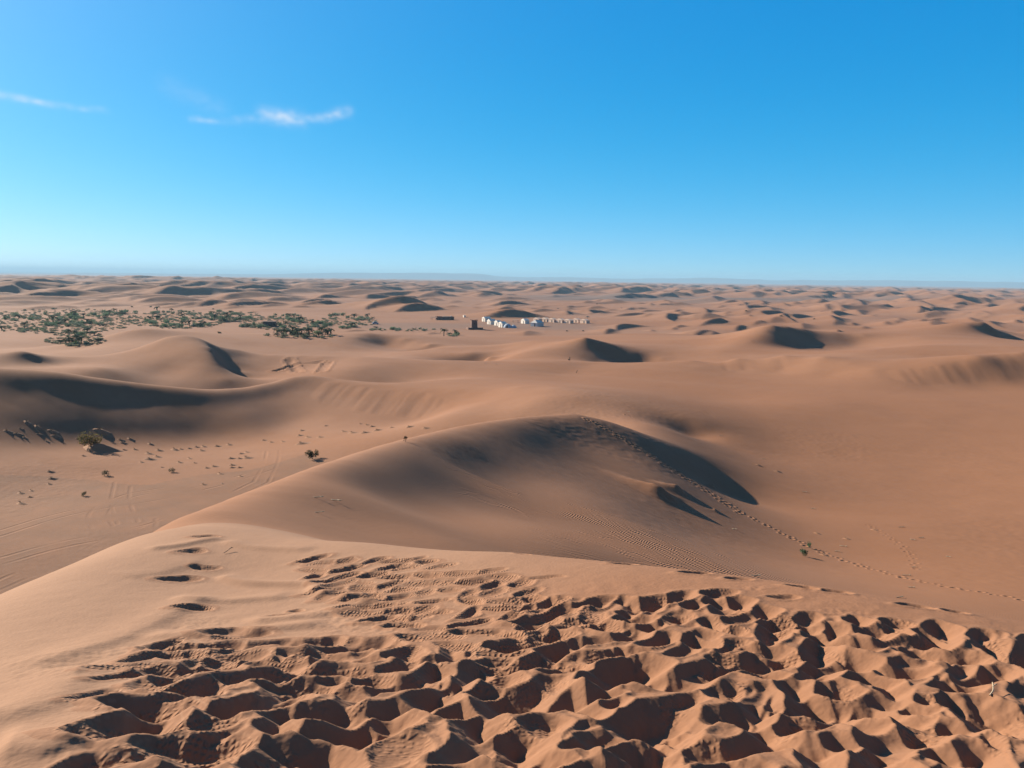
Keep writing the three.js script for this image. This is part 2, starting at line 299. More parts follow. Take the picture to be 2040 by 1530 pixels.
// the trodden patch with sharp treads
scatter([[620, 1112], [850, 1114], [1060, 1160], [1160, 1240], [1120, 1320], [900, 1320], [760, 1240], [640, 1180]], 0.22, (x, z) => pit(x, z, rr(-0.5, 1.0), rr(0.15, 0.24), rr(0.08, 0.12), rr(0.025, 0.06), 1, 0.35));
// single prints
for (const [px, py, t, L, B, d, tr] of [[385, 1214, 0.2, 0.2, 0.12, 0.05, 0.8], [408, 1069, 0.3, 0.2, 0.13, 0.05, 0.4], [382, 1098, 0.3, 0.19, 0.12, 0.045, 0.4], [404, 1131, 0.2, 0.17, 0.1, 0.04, 0.3], [358, 1154, 0.3, 0.22, 0.12, 0.05, 0.3],
  [590, 1217, 0.3, 0.08, 0.07, 0.03, 0], [560, 1226, 0.1, 0.12, 0.05, 0.02, 0], [975, 1096, 0.1, 0.16, 0.1, 0.05, 0], [1040, 1104, 0.1, 0.1, 0.07, 0.03, 0], [1115, 1109, 0.1, 0.19, 0.11, 0.055, 0], [1245, 1124, 0.1, 0.17, 0.1, 0.05, 0], [1388, 1142, 0.15, 0.19, 0.12, 0.06, 0], [1472, 1153, 0.15, 0.15, 0.1, 0.05, 0], [1605, 1172, 0.15, 0.16, 0.11, 0.06, 0], [1662, 1180, 0.15, 0.15, 0.1, 0.05, 0], [1560, 1190, 0.15, 0.14, 0.07, 0.035, 0], [1820, 1206, 0.2, 0.15, 0.1, 0.05, 0], [1898, 1218, 0.2, 0.13, 0.1, 0.05, 0], [1085, 1152, 0.15, 0.2, 0.06, 0.03, 0.3], [1290, 1200, 0.2, 0.25, 0.12, 0.08, 0.2], [1430, 1180, 0.2, 0.2, 0.12, 0.06, 0.3]]) {
  const p = spot(px, py); pit(p.x, p.z, t, L, B, d, tr, 0.3);
}
const prints = (x, z) => press1(oldPits, x, z) + press1(newPits, x, z);
function press1(layer, x, z) {                                       // height change by one layer of prints
  const l = layer.get(Math.floor(x / pitCell) * 10007 + Math.floor(z / pitCell)); if (!l) return 0;
  const wx = x + 0.09 * (vn(x * 5, z * 5) - 0.5) + 0.012 * (vn(x * 17, z * 17) - 0.5), wz = z + 0.09 * (vn(x * 5 + 50, z * 5) - 0.5) + 0.012 * (vn(x * 17, z * 17 + 40) - 0.5);
  let carve = 0, rim = 0; const deepen = 1.25;
  for (const p of l) {
    const dx = wx - p.x, dz = wz - p.z; let a = dx * p.c - dz * p.s, b = dx * p.s + dz * p.c;
    b += p.skew * a; b /= p.B * (1 + 0.18 * a / p.L); a /= p.L;
    const q2 = a * a + b * b; if (q2 > 3.4) continue;
    if (q2 < 1.25) { const c = deepen * p.deep * (1 - q2) * (1 + 0.25 * a); if (c > carve) carve = c; }
    const q = Math.sqrt(q2), m = p.rim * p.deep * Math.exp(-(((q - 1.12) / 0.3) ** 2)) * (1 - 0.4 * a); if (m > rim) rim = m;
  }
  return carve > 0 ? -carve + rim * Math.max(0, 1 - carve * 40) : rim;
}
// low wind-blown folds on the smooth left of the dune top: [px, py, px, py, width, height]
const folds = [[60, 1330, 420, 1195, 0.16, 0.035], [300, 1270, 640, 1250, 0.15, 0.04], [440, 1152, 620, 1172, 0.1, 0.05], [620, 1172, 720, 1205, 0.1, 0.05], [300, 1095, 440, 1075, 0.12, 0.03], [250, 1150, 400, 1120, 0.18, 0.02], [350, 1195, 560, 1195, 0.14, 0.03], [0, 1440, 200, 1330, 0.2, 0.04], [0, 1500, 260, 1460, 0.18, 0.05], [450, 1080, 600, 1100, 0.12, 0.03], [500, 1240, 720, 1215, 0.13, 0.035]].map(([a, b, c, d, w, h]) => { const p = spot(a, b), q = spot(c, d); return [p.x, p.z, q.x, q.z, w, h]; });
function foldHeight(x, z) {
  let s = 0;
  for (const [ax, az, bx, bz, w, h] of folds) {
    const lx = bx - ax, lz = bz - az, t = clamp(((x - ax) * lx + (z - az) * lz) / (lx * lx + lz * lz), -0.2, 1.2);
    const len = Math.hypot(lx, lz), side = ((x - ax) * lz - (z - az) * lx) / len + 0.06 * Math.sin(t * 5), along = Math.max(0, -t, t - 1) * len;
    const q = Math.hypot(side / (side > 0 ? w * 1.6 : w * 0.7), along / (w * 3)); if (q < 2.6) s += h * Math.exp(-q * q) * ss(1.2, 0.8, Math.abs(t - 0.5) * 2);
  }
  return s;
}
// sand spurs behind tufts on the shaded face: sharp on top, tapering downwind
const spurs = [[1170, 925, 1312, 986, 1.5, 0.75], [1275, 955, 1348, 979, 1.0, 0.5], [1395, 962, 1415, 968, 0.5, 0.25], [1400, 1010, 1425, 1018, 0.5, 0.2]].map(([a, b, c, d, w, h]) => { const p = spot(a, b), q = spot(c, d); return [p.x, p.z, q.x, q.z, w, h]; });
function spurHeight(x, z) {
  let s = 0;
  for (const [ax, az, bx, bz, w, h] of spurs) {
    const lx = bx - ax, lz = bz - az, t = ((x - ax) * lx + (z - az) * lz) / (lx * lx + lz * lz); if (t < 0 || t > 1.3) continue;
    const side = Math.abs((x - ax) * lz - (z - az) * lx) / Math.hypot(lx, lz), ww = w * (0.5 + 0.5 * t); if (side > ww) continue;
    s += h * t * t * ss(1.3, 0.92, t) * (1 - side / ww) ** 1.2;
  }
  return s;
}
// bands of fresh slides on steep faces: grooves that run down the slope [polygon in plan, groove axis]
const slides = [[[[590, 752], [680, 764], [760, 777], [850, 783], [900, 800], [840, 832], [740, 824], [650, 812]], 0.9], [[[1735, 739], [1870, 731], [2060, 703], [2060, 756], [1850, 769], [1740, 752]], 0.8], [[[1420, 716], [1560, 709], [1640, 712], [1560, 736], [1440, 736]], 0.7]].map(([p, k]) => [toGround(p), k]);
const gouges = [[590, 742, 572, 716], [600, 742, 580, 716], [636, 741, 648, 722], [645, 740, 657, 722], [545, 740, 575, 731], [580, 727, 640, 722]].map(([a, b, c, d]) => { const p = spot(a, b), q = spot(c, d); return [p.x, p.z, q.x, q.z]; });
function marks(x, z) {
  let h = 0;
  for (const [poly, k] of slides) if (inside(poly, x, z)) { h += 0.3 * k * (fbm(x * 0.55 + z * 0.1, z * 0.05, 3)); break; }
  for (const [ax, az, bx, bz] of gouges) { const lx = bx - ax, lz = bz - az, t = clamp(((x - ax) * lx + (z - az) * lz) / (lx * lx + lz * lz), 0, 1), q = Math.hypot(x - ax - t * lx, z - az - t * lz); if (q < 1.3) h += -0.3 * (1 - (q / 0.65) ** 2) * ss(1.3, 0.9, q) * (q < 0.65 ? 1 : 0.6); }
  return h;
}
// the trodden sand settles to its angle of rest: a fine grid of the prints, slumped where it is too steep
const bed = (() => {
  const w = 1200, h = 960, x0 = -7, z0 = -12.5, d = 0.0125, a = new Float32Array(w * h), lim = 0.66 * d;
  for (let j = 0; j < h; j++) for (let i = 0; i < w; i++) { const x = x0 + i * d, z = z0 + j * d; if (x * x + z * z > 130 || z > -1 + Math.abs(x) * 0) continue; a[j * w + i] = prints(x, z); }
  for (let k = 0; k < 60; k++) for (let j = 1; j < h - 1; j++) for (let i = 1; i < w - 1; i++) {
    const o = j * w + i, v = a[o]; let q = o + 1, t = v - a[q];
    if (t > lim) { t = (t - lim) * 0.45; a[o] -= t; a[q] += t; } else if (t < -lim) { t = (-t - lim) * 0.45; a[o] += t; a[q] -= t; }
    q = o + w; t = a[o] - a[q];
    if (t > lim) { t = (t - lim) * 0.45; a[o] -= t; a[q] += t; } else if (t < -lim) { t = (-t - lim) * 0.45; a[o] += t; a[q] -= t; }
  }
  return (x, z) => { const u = (x - x0) / d, v = (z - z0) / d, i = Math.floor(u), j = Math.floor(v); if (i < 0 || j < 0 || i >= w - 1 || j >= h - 1) return 0; const f = u - i, e = v - j, o = j * w + i; return (a[o] * (1 - f) + a[o + 1] * f) * (1 - e) + (a[o + w] * (1 - f) + a[o + w + 1] * f) * e; };
})();
function sand(x, z, r) {
  let y = height(x, z);
  if (r < 14) {
    y += bed(x, z) + foldHeight(x, z) + 0.02 * fbm(x * 1.1, z * 1.1, 3) + 0.006 * fbm(x * 9, z * 9, 2) + (0.02 * fbm(x * 4 + 9, z * 4, 3) + 0.022 * fbm(x * 19, z * 19, 2) * ss(0.5, 0.75, vn(x * 2.3 + 5, z * 2.3))) * ss(7.4, 6.6, r) * ss(-3.2, -1.4, x - 0.2 * z);
  } else if (r < 260) {
    y += 0.02 * fbm(x * 1.1, z * 1.1, 3) * ss(40, 14, r) + (0.25 * fbm(x * 0.09, z * 0.09, 3) + 0.1 * fbm(x * 0.16 + z * 0.1, z * 0.5 - x * 0.3, 3)) * ss(14, 60, r);
    if (r > 40 && r < 75) y += spurHeight(x, z);
    if (r > 95 && r < 200) y += marks(x, z);
  }
  return y;
}

// ---------------------------------------------------------------- relief maps of the sand surface (grain, treads, ripples, tracks)
function reliefMap(x0, x1, z0, z1, size, span, fn) {
  const d = new Uint8Array(size * size * 4);
  for (let j = 0; j < size; j++) for (let i = 0; i < size; i++) {
    const x = x0 + (x1 - x0) * (i + 0.5) / size, z = z0 + (z1 - z0) * (j + 0.5) / size, o = (j * size + i) * 4;
    const v = clamp(128 + 255 * (fn(x, z) / span) + (HASH[(i * 7 + j * 131) & 65535] - 0.5), 0, 255);
    d[o] = d[o + 1] = d[o + 2] = v; d[o + 3] = 255;
  }
  const t = new THREE.DataTexture(d, size, size); t.magFilter = THREE.LinearFilter; t.minFilter = THREE.LinearFilter; t.needsUpdate = true;
  return t;
}
const NEAR = [-7, 8, -12.5, -0.5], MID = [-32, 32, -42, 0], VALLEY = [-75, 75, -112, -20];
const nearMap = reliefMap(...NEAR, 2048, 0.03, (x, z) => {
  let h = 0.0016 * (vn(x * 55, z * 55) - 0.5) + 0.0011 * (vn(x * 130, z * 130) - 0.5);
  const at = Math.floor(x / pitCell) * 10007 + Math.floor(z / pitCell), l1 = oldPits.get(at), l2 = newPits.get(at), l = l1 && l2 ? l1.concat(l2) : l1 ?? l2;
  if (l) {
    let best = 0, m = 0;
    for (const p of l) {
      if (!p.tread) continue;
      const dx = x - p.x, dz = z - p.z; let a = dx * p.c - dz * p.s, b = dx * p.s + dz * p.c; const q2 = (a / p.L) ** 2 + (b / p.B) ** 2; if (q2 > 1.3) continue;
      const lug = Math.sin(a * (150 + p.k) + 5 * vn(a * 30 + p.k, b * 30)) , cross = Math.sin(b * (120 + p.k * 0.8) + p.k + 4 * vn(a * 25, b * 25 + p.k)), str = p.tread * ss(1.3, 0.7, q2) * ss(0.15, 0.5, vn(x * 8 + p.k, z * 8));
      if (str > best) { best = str; m = str * (0.008 * ss(-0.2, 0.8, lug) * ss(-0.7, 0.3, cross) + 0.004 * (vn(x * 60, z * 60) - 0.5)); }
    }
    h += m;
  }
  return h;
});
const ripple = (x, z) => { const w = 0.5 * fbm(x * 0.5, z * 0.5, 2) + 0.16 * fbm(x * 2.2, z * 2.2, 2), u = (x * 0.86 + z * 0.5 + w) / 0.115; return Math.abs((u - Math.floor(u)) - 0.7) < 0.3 ? 1 - Math.abs((u - Math.floor(u)) - 0.7) / 0.3 : 0; };
const rp = [spot(600, 930), spot(1180, 1040), spot(900, 1040)];
const midMap = reliefMap(...MID, 2048, 0.06, (x, z) => {
  const d = Math.hypot(x, z); if (d < 11) return 0;
  const lx = rp[1].x - rp[0].x, lz = rp[1].z - rp[0].z, t = ((x - rp[0].x) * lx + (z - rp[0].z) * lz) / (lx * lx + lz * lz), side = Math.abs((x - rp[0].x) * lz - (z - rp[0].z) * lx) / Math.hypot(lx, lz);
  const m = ss(-0.4, 0.0, t) * ss(1.7, 1.0, t) * ss(9, 2.5, side + 4 * fbm(x * 0.3, z * 0.3, 2)) * ss(0.25, 0.5, vn(x * 0.5 + 9, z * 0.5));
  return 0.03 * ripple(x, z) * (0.11 + 0.89 * m) + 0.002 * (vn(x * 20, z * 20) - 0.5);
});
// tracks: polylines on the ground drawn into the valley relief
const trails = [];
const trail = (list, gap, w, deep, twin) => trails.push({ q: list.map(([a, b]) => spot(a, b)), gap, w, deep, twin });
trail([[1168, 833], [1215, 856], [1260, 886], [1310, 918], [1360, 950], [1400, 975], [1440, 1000], [1480, 1022]], 0.62, 0.18, 0.2, 0.17);
trail([[1480, 1022], [1530, 1047], [1580, 1072], [1640, 1100], [1720, 1128], [1800, 1150], [1900, 1170], [2040, 1195]], 0.66, 0.14, 0.08, 0.15);
trail([[1172, 836], [1240, 872], [1300, 908], [1350, 940], [1395, 968], [1430, 990]], 0.7, 0.17, 0.17, 0.22);
trail([[1395, 968], [1450, 1005], [1490, 1030]], 0.55, 0.16, 0.1, 0.4);
trail([[1250, 828], [1300, 846], [1350, 862], [1410, 880]], 0.6, 0.14, 0.07, 0.16);
trail([[1730, 1045], [1780, 1075], [1810, 1100], [1830, 1135]], 0.6, 0.12, 0.035, 0.15);
const pressed = [], pressHash = new Map();
function press(x, z, w, deep) { const k0 = Math.floor(x / 2), k1 = Math.floor(z / 2); for (let i = -1; i < 2; i++) for (let j = -1; j < 2; j++) { const k = (k0 + i) * 10007 + k1 + j; let l = pressHash.get(k); if (!l) pressHash.set(k, l = []); l.push([x, z, w, deep]); } }
for (const t of trails) {
  let n = 0, carry = 0;
  for (let i = 0; i < t.q.length - 1; i++) {
    const a = t.q[i], b = t.q[i + 1], len = Math.hypot(b.x - a.x, b.z - a.z), nx = (b.z - a.z) / len, nz = -(b.x - a.x) / len;
    for (let s = carry; s < len; s += t.gap * rr(0.85, 1.15)) { const f = s / len, o = (n++ % 2 ? 1 : -1) * t.twin + rr(-0.06, 0.06); press(a.x + (b.x - a.x) * f + nx * o, a.z + (b.z - a.z) * f + nz * o, t.w * rr(0.8, 1.2), t.deep * rr(0.7, 1.2)); }
  }
}
const ruts = [];                                                     // wheel tracks: two grooves each
for (const list of [[[-40, 1130], [120, 1085], [260, 1058], [420, 1005], [520, 960]], [[-40, 1180], [100, 1130], [230, 1090], [330, 1030]], [[205, 1050], [195, 1030], [215, 1005], [270, 985], [330, 975]], [[-20, 1070], [150, 1020], [350, 985], [560, 925]], [[30, 1200], [150, 1120], [300, 1050]], [[255, 1040], [240, 1000], [245, 960]], [[520, 960], [540, 920], [545, 880]]]) {
  const c = new THREE.CatmullRomCurve3(list.map(([a, b]) => spot(a, b)));
  for (const o of [-0.8, 0.8]) { const q = []; for (let i = 0; i <= 90; i++) { const p = c.getPoint(i / 90), g = c.getTangent(i / 90), l = Math.hypot(g.x, g.z); q.push([p.x - g.z / l * o, p.z + g.x / l * o]); } for (let i = 0; i < 90; i++) ruts.push([...q[i], ...q[i + 1]]); }
}
const rutHash = new Map();
for (const s of ruts) for (let i = Math.floor(Math.min(s[0], s[2]) / 2 - 0.5); i <= Math.floor(Math.max(s[0], s[2]) / 2 + 0.5); i++) for (let j = Math.floor(Math.min(s[1], s[3]) / 2 - 0.5); j <= Math.floor(Math.max(s[1], s[3]) / 2 + 0.5); j++) { const k = i * 10007 + j; let l = rutHash.get(k); if (!l) rutHash.set(k, l = []); l.push(s); }
const valleyMap = reliefMap(...VALLEY, 2048, 0.3, (x, z) => {
  let h = 0.02 * (vn(x * 2.3, z * 2.3) - 0.5) * ss(0.4, 0.7, vn(x * 0.08, z * 0.08)) + 0.045 * fbm(x * 1.3 + z * 0.8, z * 3 - x * 2, 2) * vn(x * 0.1, z * 0.1 + 4);
  const k = Math.floor(x / 2) * 10007 + Math.floor(z / 2), l = pressHash.get(k), m = rutHash.get(k);
  if (l) for (const [a, b, w, d] of l) { const q = Math.hypot(x - a, z - b) / w; if (q < 2) h += q < 1 ? -d * (1 - q * q) : 0.45 * d * Math.sin((q - 1) * Math.PI); }
  if (m) { let best = 0; for (const [ax, az, bx, bz] of m) { const lx = bx - ax, lz = bz - az, t = clamp(((x - ax) * lx + (z - az) * lz) / (lx * lx + lz * lz), 0, 1), q = Math.hypot(x - ax - t * lx, z - az - t * lz) / 0.22; if (q < 2.2) { const g = q < 1 ? -(1 - q * q) : 0.35 * Math.sin((q - 1) / 1.2 * Math.PI); if (Math.abs(g) > Math.abs(best)) best = g; } } h += 0.024 * best * ss(0.3, 0.8, vn(x * 0.4, z * 0.4)); }
  return h;
});

// ---------------------------------------------------------------- the sand sheet: rings of quads, finer towards the dune top
const SAND = new THREE.Color().setRGB(0.291, 0.151, 0.088), RED = new THREE.Color().setRGB(0.268, 0.125, 0.063), PALE = new THREE.Color().setRGB(0.306, 0.167, 0.104), GRAVEL = new THREE.Color().setRGB(0.165, 0.122, 0.101);
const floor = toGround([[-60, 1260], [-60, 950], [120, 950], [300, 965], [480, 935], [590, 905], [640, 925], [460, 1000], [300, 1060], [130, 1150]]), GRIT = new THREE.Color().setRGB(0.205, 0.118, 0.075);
const LEFT_TONE = new THREE.Color().setRGB(0.33, 0.198, 0.125), PRINT_TONE = new THREE.Color().setRGB(0.245, 0.13, 0.077);  // two sand tones of the dune top: paler left, darker prints
const flatA = spot(945, 656), flatB = spot(880, 640), flatC = spot(1060, 648);
function sandColour(x, z, r, out) {
  const n = fbm(x * 0.013, z * 0.013, 3), m = fbm(x * 0.35 + 40, z * 0.35, 3), f = vn(x * 23, z * 23) - 0.5;
  out.copy(SAND).lerp(n > 0 ? PALE : RED, Math.min(0.7, Math.abs(n) * 2.4)).lerp(RED, clamp(m * 1.2, 0, 0.4));
  const band = fbm(x * 0.02 + z * 0.012, z * 0.11 - x * 0.07, 3);
  out.lerp(band > 0 ? PALE : RED, Math.min(0.5, Math.abs(band) * 1.6));
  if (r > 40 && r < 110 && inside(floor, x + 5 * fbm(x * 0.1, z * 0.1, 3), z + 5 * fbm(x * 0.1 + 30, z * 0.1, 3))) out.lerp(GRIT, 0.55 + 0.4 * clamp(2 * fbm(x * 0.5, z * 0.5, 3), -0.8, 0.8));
  const bowl = ss(8, 26, x + 6 * fbm(x * 0.06, z * 0.06, 2)) * ss(-25, -40, z) * ss(-170, -120, z);
  out.lerp(RED, 0.75 * bowl);
  if (r < 14) { const trod = Math.abs(bed(x, z)) > 0.004 ? 1 : 0, left = ss(1.5, -2.5, x + 0.25 * (z + 5) + 1.6 * fbm(x * 0.8, z * 0.8, 3)); out.lerp(LEFT_TONE, 0.75 * left * (1 - 0.5 * trod)).lerp(PRINT_TONE, 0.35 * trod); }  // paler towards the left, darker wherever prints change the height
  let g = 0;
  if (r > 300) {
    g = ss(0.1, 0.03, Math.abs(-z - 1180) / 2400) * ss(-60, 100, x) * ss(900, 550, x) * ss(-0.2, 0.1, fbm(x * 0.006, z * 0.02, 3) + 0.12);
    g = Math.max(g, 0.6 * ss(60, 25, Math.hypot((x - flatC.x) / 1.0, (z - flatC.z) / 0.9) + 30 * fbm(x * 0.03, z * 0.03, 2)), 0.55 * ss(48, 15, Math.hypot((x - flatA.x + 25) / 1.2, z - flatA.z + 20) + 30 * fbm(x * 0.03, z * 0.03, 2)));
    out.lerp(GRAVEL, g * 0.85);
  }
  out.multiplyScalar(1 + 0.05 * f);
  return out;
}
{
  const rowsOf = (r0, r1, k, most = 1e9) => { const q = []; let r = r0; while (r < r1) { q.push(r); r += Math.min(r * k, most); } return q; };
  const fan = (n) => { const a = []; for (let i = 0; i <= n; i++) a.push(-0.76 + 1.52 * i / n); const m = 70, rest = 2 * Math.PI - 1.52; for (let i = 1; i < m; i++) a.push(0.76 + rest * i / m); return a; };
  const zone = (name, rows, cols, map, box, bump) => {
    const R = rows.length, C = cols.length, pos = new Float32Array(R * C * 3), nor = new Float32Array(R * C * 3), col = new Float32Array(R * C * 3), uv = new Float32Array(R * C * 2), c = new THREE.Color();
    for (let i = 0; i < R; i++) for (let j = 0; j < C; j++) {
      const r = rows[i], x = r * Math.sin(cols[j]), z = -r * Math.cos(cols[j]), o = i * C + j;
      pos[o * 3] = x; pos[o * 3 + 1] = sand(x, z, r); pos[o * 3 + 2] = z;
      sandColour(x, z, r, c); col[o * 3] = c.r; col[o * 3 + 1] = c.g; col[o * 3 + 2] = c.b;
      uv[o * 2] = (x - box[0]) / (box[1] - box[0]); uv[o * 2 + 1] = (z - box[2]) / (box[3] - box[2]);
    }
    const a = new THREE.Vector3(), b = new THREE.Vector3();
    for (let i = 0; i < R; i++) for (let j = 0; j < C; j++) {
      const o = i * C + j, u = Math.min(R - 1, i + 1) * C + j, d = Math.max(0, i - 1) * C + j, e = i * C + (j + 1) % C, w = i * C + (j + C - 1) % C;
      a.set(pos[u * 3] - pos[d * 3], pos[u * 3 + 1] - pos[d * 3 + 1], pos[u * 3 + 2] - pos[d * 3 + 2]);
      b.set(pos[e * 3] - pos[w * 3], pos[e * 3 + 1] - pos[w * 3 + 1], pos[e * 3 + 2] - pos[w * 3 + 2]);
      b.cross(a).normalize(); nor[o * 3] = b.x; nor[o * 3 + 1] = b.y; nor[o * 3 + 2] = b.z;
    }
    const index = new Uint32Array((R - 1) * C * 6); let k = 0;
    for (let i = 0; i < R - 1; i++) for (let j = 0; j < C; j++) {
      const p = i * C + j, q = i * C + (j + 1) % C, s = p + C, t = q + C;
      index[k++] = p; index[k++] = q; index[k++] = s; index[k++] = q; index[k++] = t; index[k++] = s;
    }
    const g = new THREE.BufferGeometry();
    g.setAttribute('position', new THREE.BufferAttribute(pos, 3)); g.setAttribute('normal', new THREE.BufferAttribute(nor, 3)); g.setAttribute('color', new THREE.BufferAttribute(col, 3)); g.setAttribute('uv', new THREE.BufferAttribute(uv, 2)); g.setIndex(new THREE.BufferAttribute(index, 1));
    const mat = new THREE.MeshPhysicalMaterial({ vertexColors: true, roughness: 0.96, specularIntensity: 0.25, side: THREE.DoubleSide });
    if (map) { mat.bumpMap = map; mat.bumpScale = bump; }
    const mesh = new THREE.Mesh(g, mat); mesh.name = name; mesh.receiveShadow = mesh.castShadow = true;
    return mesh;
  };
  const ground = new THREE.Group(); ground.name = 'sand_dunes'; ground.userData = { kind: 'structure', label: 'sea of pink-orange sand dunes with trodden dune top in front', category: 'dunes' };
  const nearRows = [0.3, 0.6, 0.9, 1.2, ...rowsOf(1.4, 12, 0.0042)], end = nearRows[nearRows.length - 1];
  const near = fan(1000), wide = fan(600);
  const mid = [end * 0.998, ...rowsOf(end * 1.003, 40, 0.0048)], m1 = mid[mid.length - 1];
  const valley = [m1, ...rowsOf(m1 * 1.004, 104, 0.0045)], m2 = valley[valley.length - 1];
  const wideRows = [m2, ...rowsOf(m2 * 1.004, 330, 0.0045), ...rowsOf(331, 5200, 0.0056), 5600, 6200, 7000, 8000, 9500, 11500, 14000, 18000];
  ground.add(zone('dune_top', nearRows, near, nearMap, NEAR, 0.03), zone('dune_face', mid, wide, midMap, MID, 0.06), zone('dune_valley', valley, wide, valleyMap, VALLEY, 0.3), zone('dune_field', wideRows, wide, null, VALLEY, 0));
  scene.add(ground);
}
// far hills beyond the sand
{
  const n = 420, pos = [], idx = [];
  const range = [[-700, -0.001], [0, -0.0008], [200, 0], [400, 0.0003], [500, 0.0009], [700, 0.003], [850, 0.0042], [950, 0.0036], [1000, 0.0016], [1050, 0.0012], [1145, 0.002], [1250, 0.0014], [1300, 0.0018], [1400, 0.0029], [1500, 0.0022], [1530, 0.0014], [1600, 0.002], [1700, 0.0022], [1800, 0.0028], [1900, 0.0027], [2040, 0.0022], [2800, 0.002]];   // rise of the skyline above eye level, by bearing
  const top = (a) => { const px = 1020 + Math.tan(clamp(a, -0.78, 0.78)) * 1530; let i = 1; while (i < range.length - 1 && range[i][0] < px) i++; const [p, u] = range[i - 1], [q, v] = range[i]; return EYE + 15500 * (0.0004 + 1.45 * (u + (v - u) * ss(p, q, px)) + 0.0011 * (vn(px * 0.017, 7) - 0.5) + 0.0003 * (vn(px * 0.06, 3) - 0.5)); };
  for (let i = 0; i <= n; i++) {
    const a = -1.1 + 2.2 * i / n, s = Math.sin(a), c = -Math.cos(a), h = top(a);
    for (const [r, k] of [[14200, -0.02], [14800, 0.35 + 0.15 * vn(a * 60, 2)], [15200, 0.72 + 0.2 * vn(a * 90, 5)], [15500, 1], [16300, 0.5], [17000, -0.02]]) pos.push(s * r, plainY + (h - plainY) * k - 2, c * r);
    if (i < n) for (let k = 0; k < 5; k++) { const p = i * 6 + k, q = p + 6; idx.push(p, q, p + 1, q, q + 1, p + 1); }
  }
  const g = new THREE.BufferGeometry(); g.setAttribute('position', new THREE.Float32BufferAttribute(pos, 3)); g.setIndex(idx); g.computeVertexNormals();
  const m = new THREE.Mesh(g, new THREE.MeshStandardMaterial({ color: new THREE.Color().setRGB(0.11, 0.085, 0.07), roughness: 1, side: THREE.DoubleSide }));
  m.name = 'hills'; m.userData = { kind: 'structure', label: 'long low range of hazy blue hills along the horizon', category: 'hills' }; scene.add(m);
}


// ---------------------------------------------------------------- things
const taken = {};
const numbered = (n) => { const k = taken[n] = (taken[n] ?? -1) + 1; return k ? n + '_' + String(k).padStart(3, '0') : n; };
const thing = (name, label, category, group) => { const g = new THREE.Group(); g.name = numbered(name); g.userData = { label, category, ...(group ? { group } : {}) }; scene.add(g); return g; };
const part = (name, geo, mat, parent) => { const m = new THREE.Mesh(geo, mat); m.name = name; m.castShadow = m.receiveShadow = true; parent.add(m); return m; };
const copyOf = (src, label, category, group) => { const c = src.clone(); c.name = numbered(src.name.replace(/_\d{3}$/, '')); c.userData = { label, category, ...(group ? { group } : {}) }; scene.add(c); return c; };
const mat = (r, g, b, rough = 0.9, more = {}) => new THREE.MeshStandardMaterial({ color: new THREE.Color().setRGB(r, g, b), roughness: rough, side: THREE.DoubleSide, ...more });
const vmat = (rough = 0.95) => new THREE.MeshStandardMaterial({ vertexColors: true, roughness: rough, side: THREE.DoubleSide });
const slope = (o, p, turn) => { const e = 1.2, n = new THREE.Vector3(height(p.x - e, p.z) - height(p.x + e, p.z), 2 * e, height(p.x, p.z - e) - height(p.x, p.z + e)).normalize(); o.quaternion.setFromUnitVectors(new THREE.Vector3(0, 1, 0), n).multiply(new THREE.Quaternion().setFromAxisAngle(new THREE.Vector3(0, 1, 0), turn)); return o; };
const place = (o, p, turn = 0, s = 1) => { o.position.copy(p); o.rotation.y = turn; o.scale.setScalar(s); return o; };
const box = (w, h, d, x = 0, y = 0, z = 0) => { const g = new THREE.BoxGeometry(w, h, d); g.translate(x, y + h / 2, z); return g; };
function mesh(pos, col, idx) { const g = new THREE.BufferGeometry(); g.setAttribute('position', new THREE.Float32BufferAttribute(pos, 3)); if (col) g.setAttribute('color', new THREE.Float32BufferAttribute(col, 3)); if (idx) g.setIndex(idx); g.computeVertexNormals(); return g; }
const sandMat = mat(0.295, 0.15, 0.079, 0.96), barkMat = mat(0.1, 0.062, 0.04), strawMat = mat(0.42, 0.33, 0.22), leafMat = new THREE.MeshPhysicalMaterial({ vertexColors: true, roughness: 1, side: THREE.DoubleSide, transmission: 0.35, thickness: 0, specularIntensity: 0.2 });

// --- plants: leaf-sized faces through the volume of each clump
function foliage(rx, ry, clumps, leaves, size, tint, lift = 0.5) {
  const pos = [], col = [], a = new THREE.Vector3(), b = new THREE.Vector3(), n = new THREE.Vector3();
  const cs = []; for (let k = 0; k < clumps; k++) { const t = rnd() * 6.28, q = Math.sqrt(rnd()) * 0.72; cs.push([Math.cos(t) * rx * q, ry * (lift + rr(-0.25, 0.4) * (1 - q * 0.6)), Math.sin(t) * rx * q, rr(0.28, 0.5), rr(0.75, 1.25)]); }
  for (let k = 0; k < leaves; k++) {
    const c = cs[k % clumps]; n.set(rr(-1, 1), rr(-1, 1), rr(-1, 1)); while (n.lengthSq() > 1) n.set(rr(-1, 1), rr(-1, 1), rr(-1, 1));
    const x = c[0] + n.x * rx * c[3], y = Math.max(0.03, c[1] + n.y * ry * c[3]), z = c[2] + n.z * rx * c[3], s = size * rr(0.6, 1.4);
    a.set(rr(-1, 1), rr(-0.3, 1), rr(-1, 1)).normalize().multiplyScalar(s); b.set(rr(-1, 1), rr(-1, 1), rr(-1, 1)).normalize().multiplyScalar(s * 0.42);
    const f = c[4] * rr(0.75, 1.25);
    for (const [i, j] of [[-0.5, -0.5], [0.5, -0.3], [0.4, 0.5], [-0.5, -0.5], [0.4, 0.5], [-0.4, 0.4]]) { pos.push(x + a.x * i + b.x * j, y + a.y * i + b.y * j, z + a.z * i + b.z * j); col.push(tint[0] * f, tint[1] * f, tint[2] * f); }
  }
  return mesh(pos, col);
}
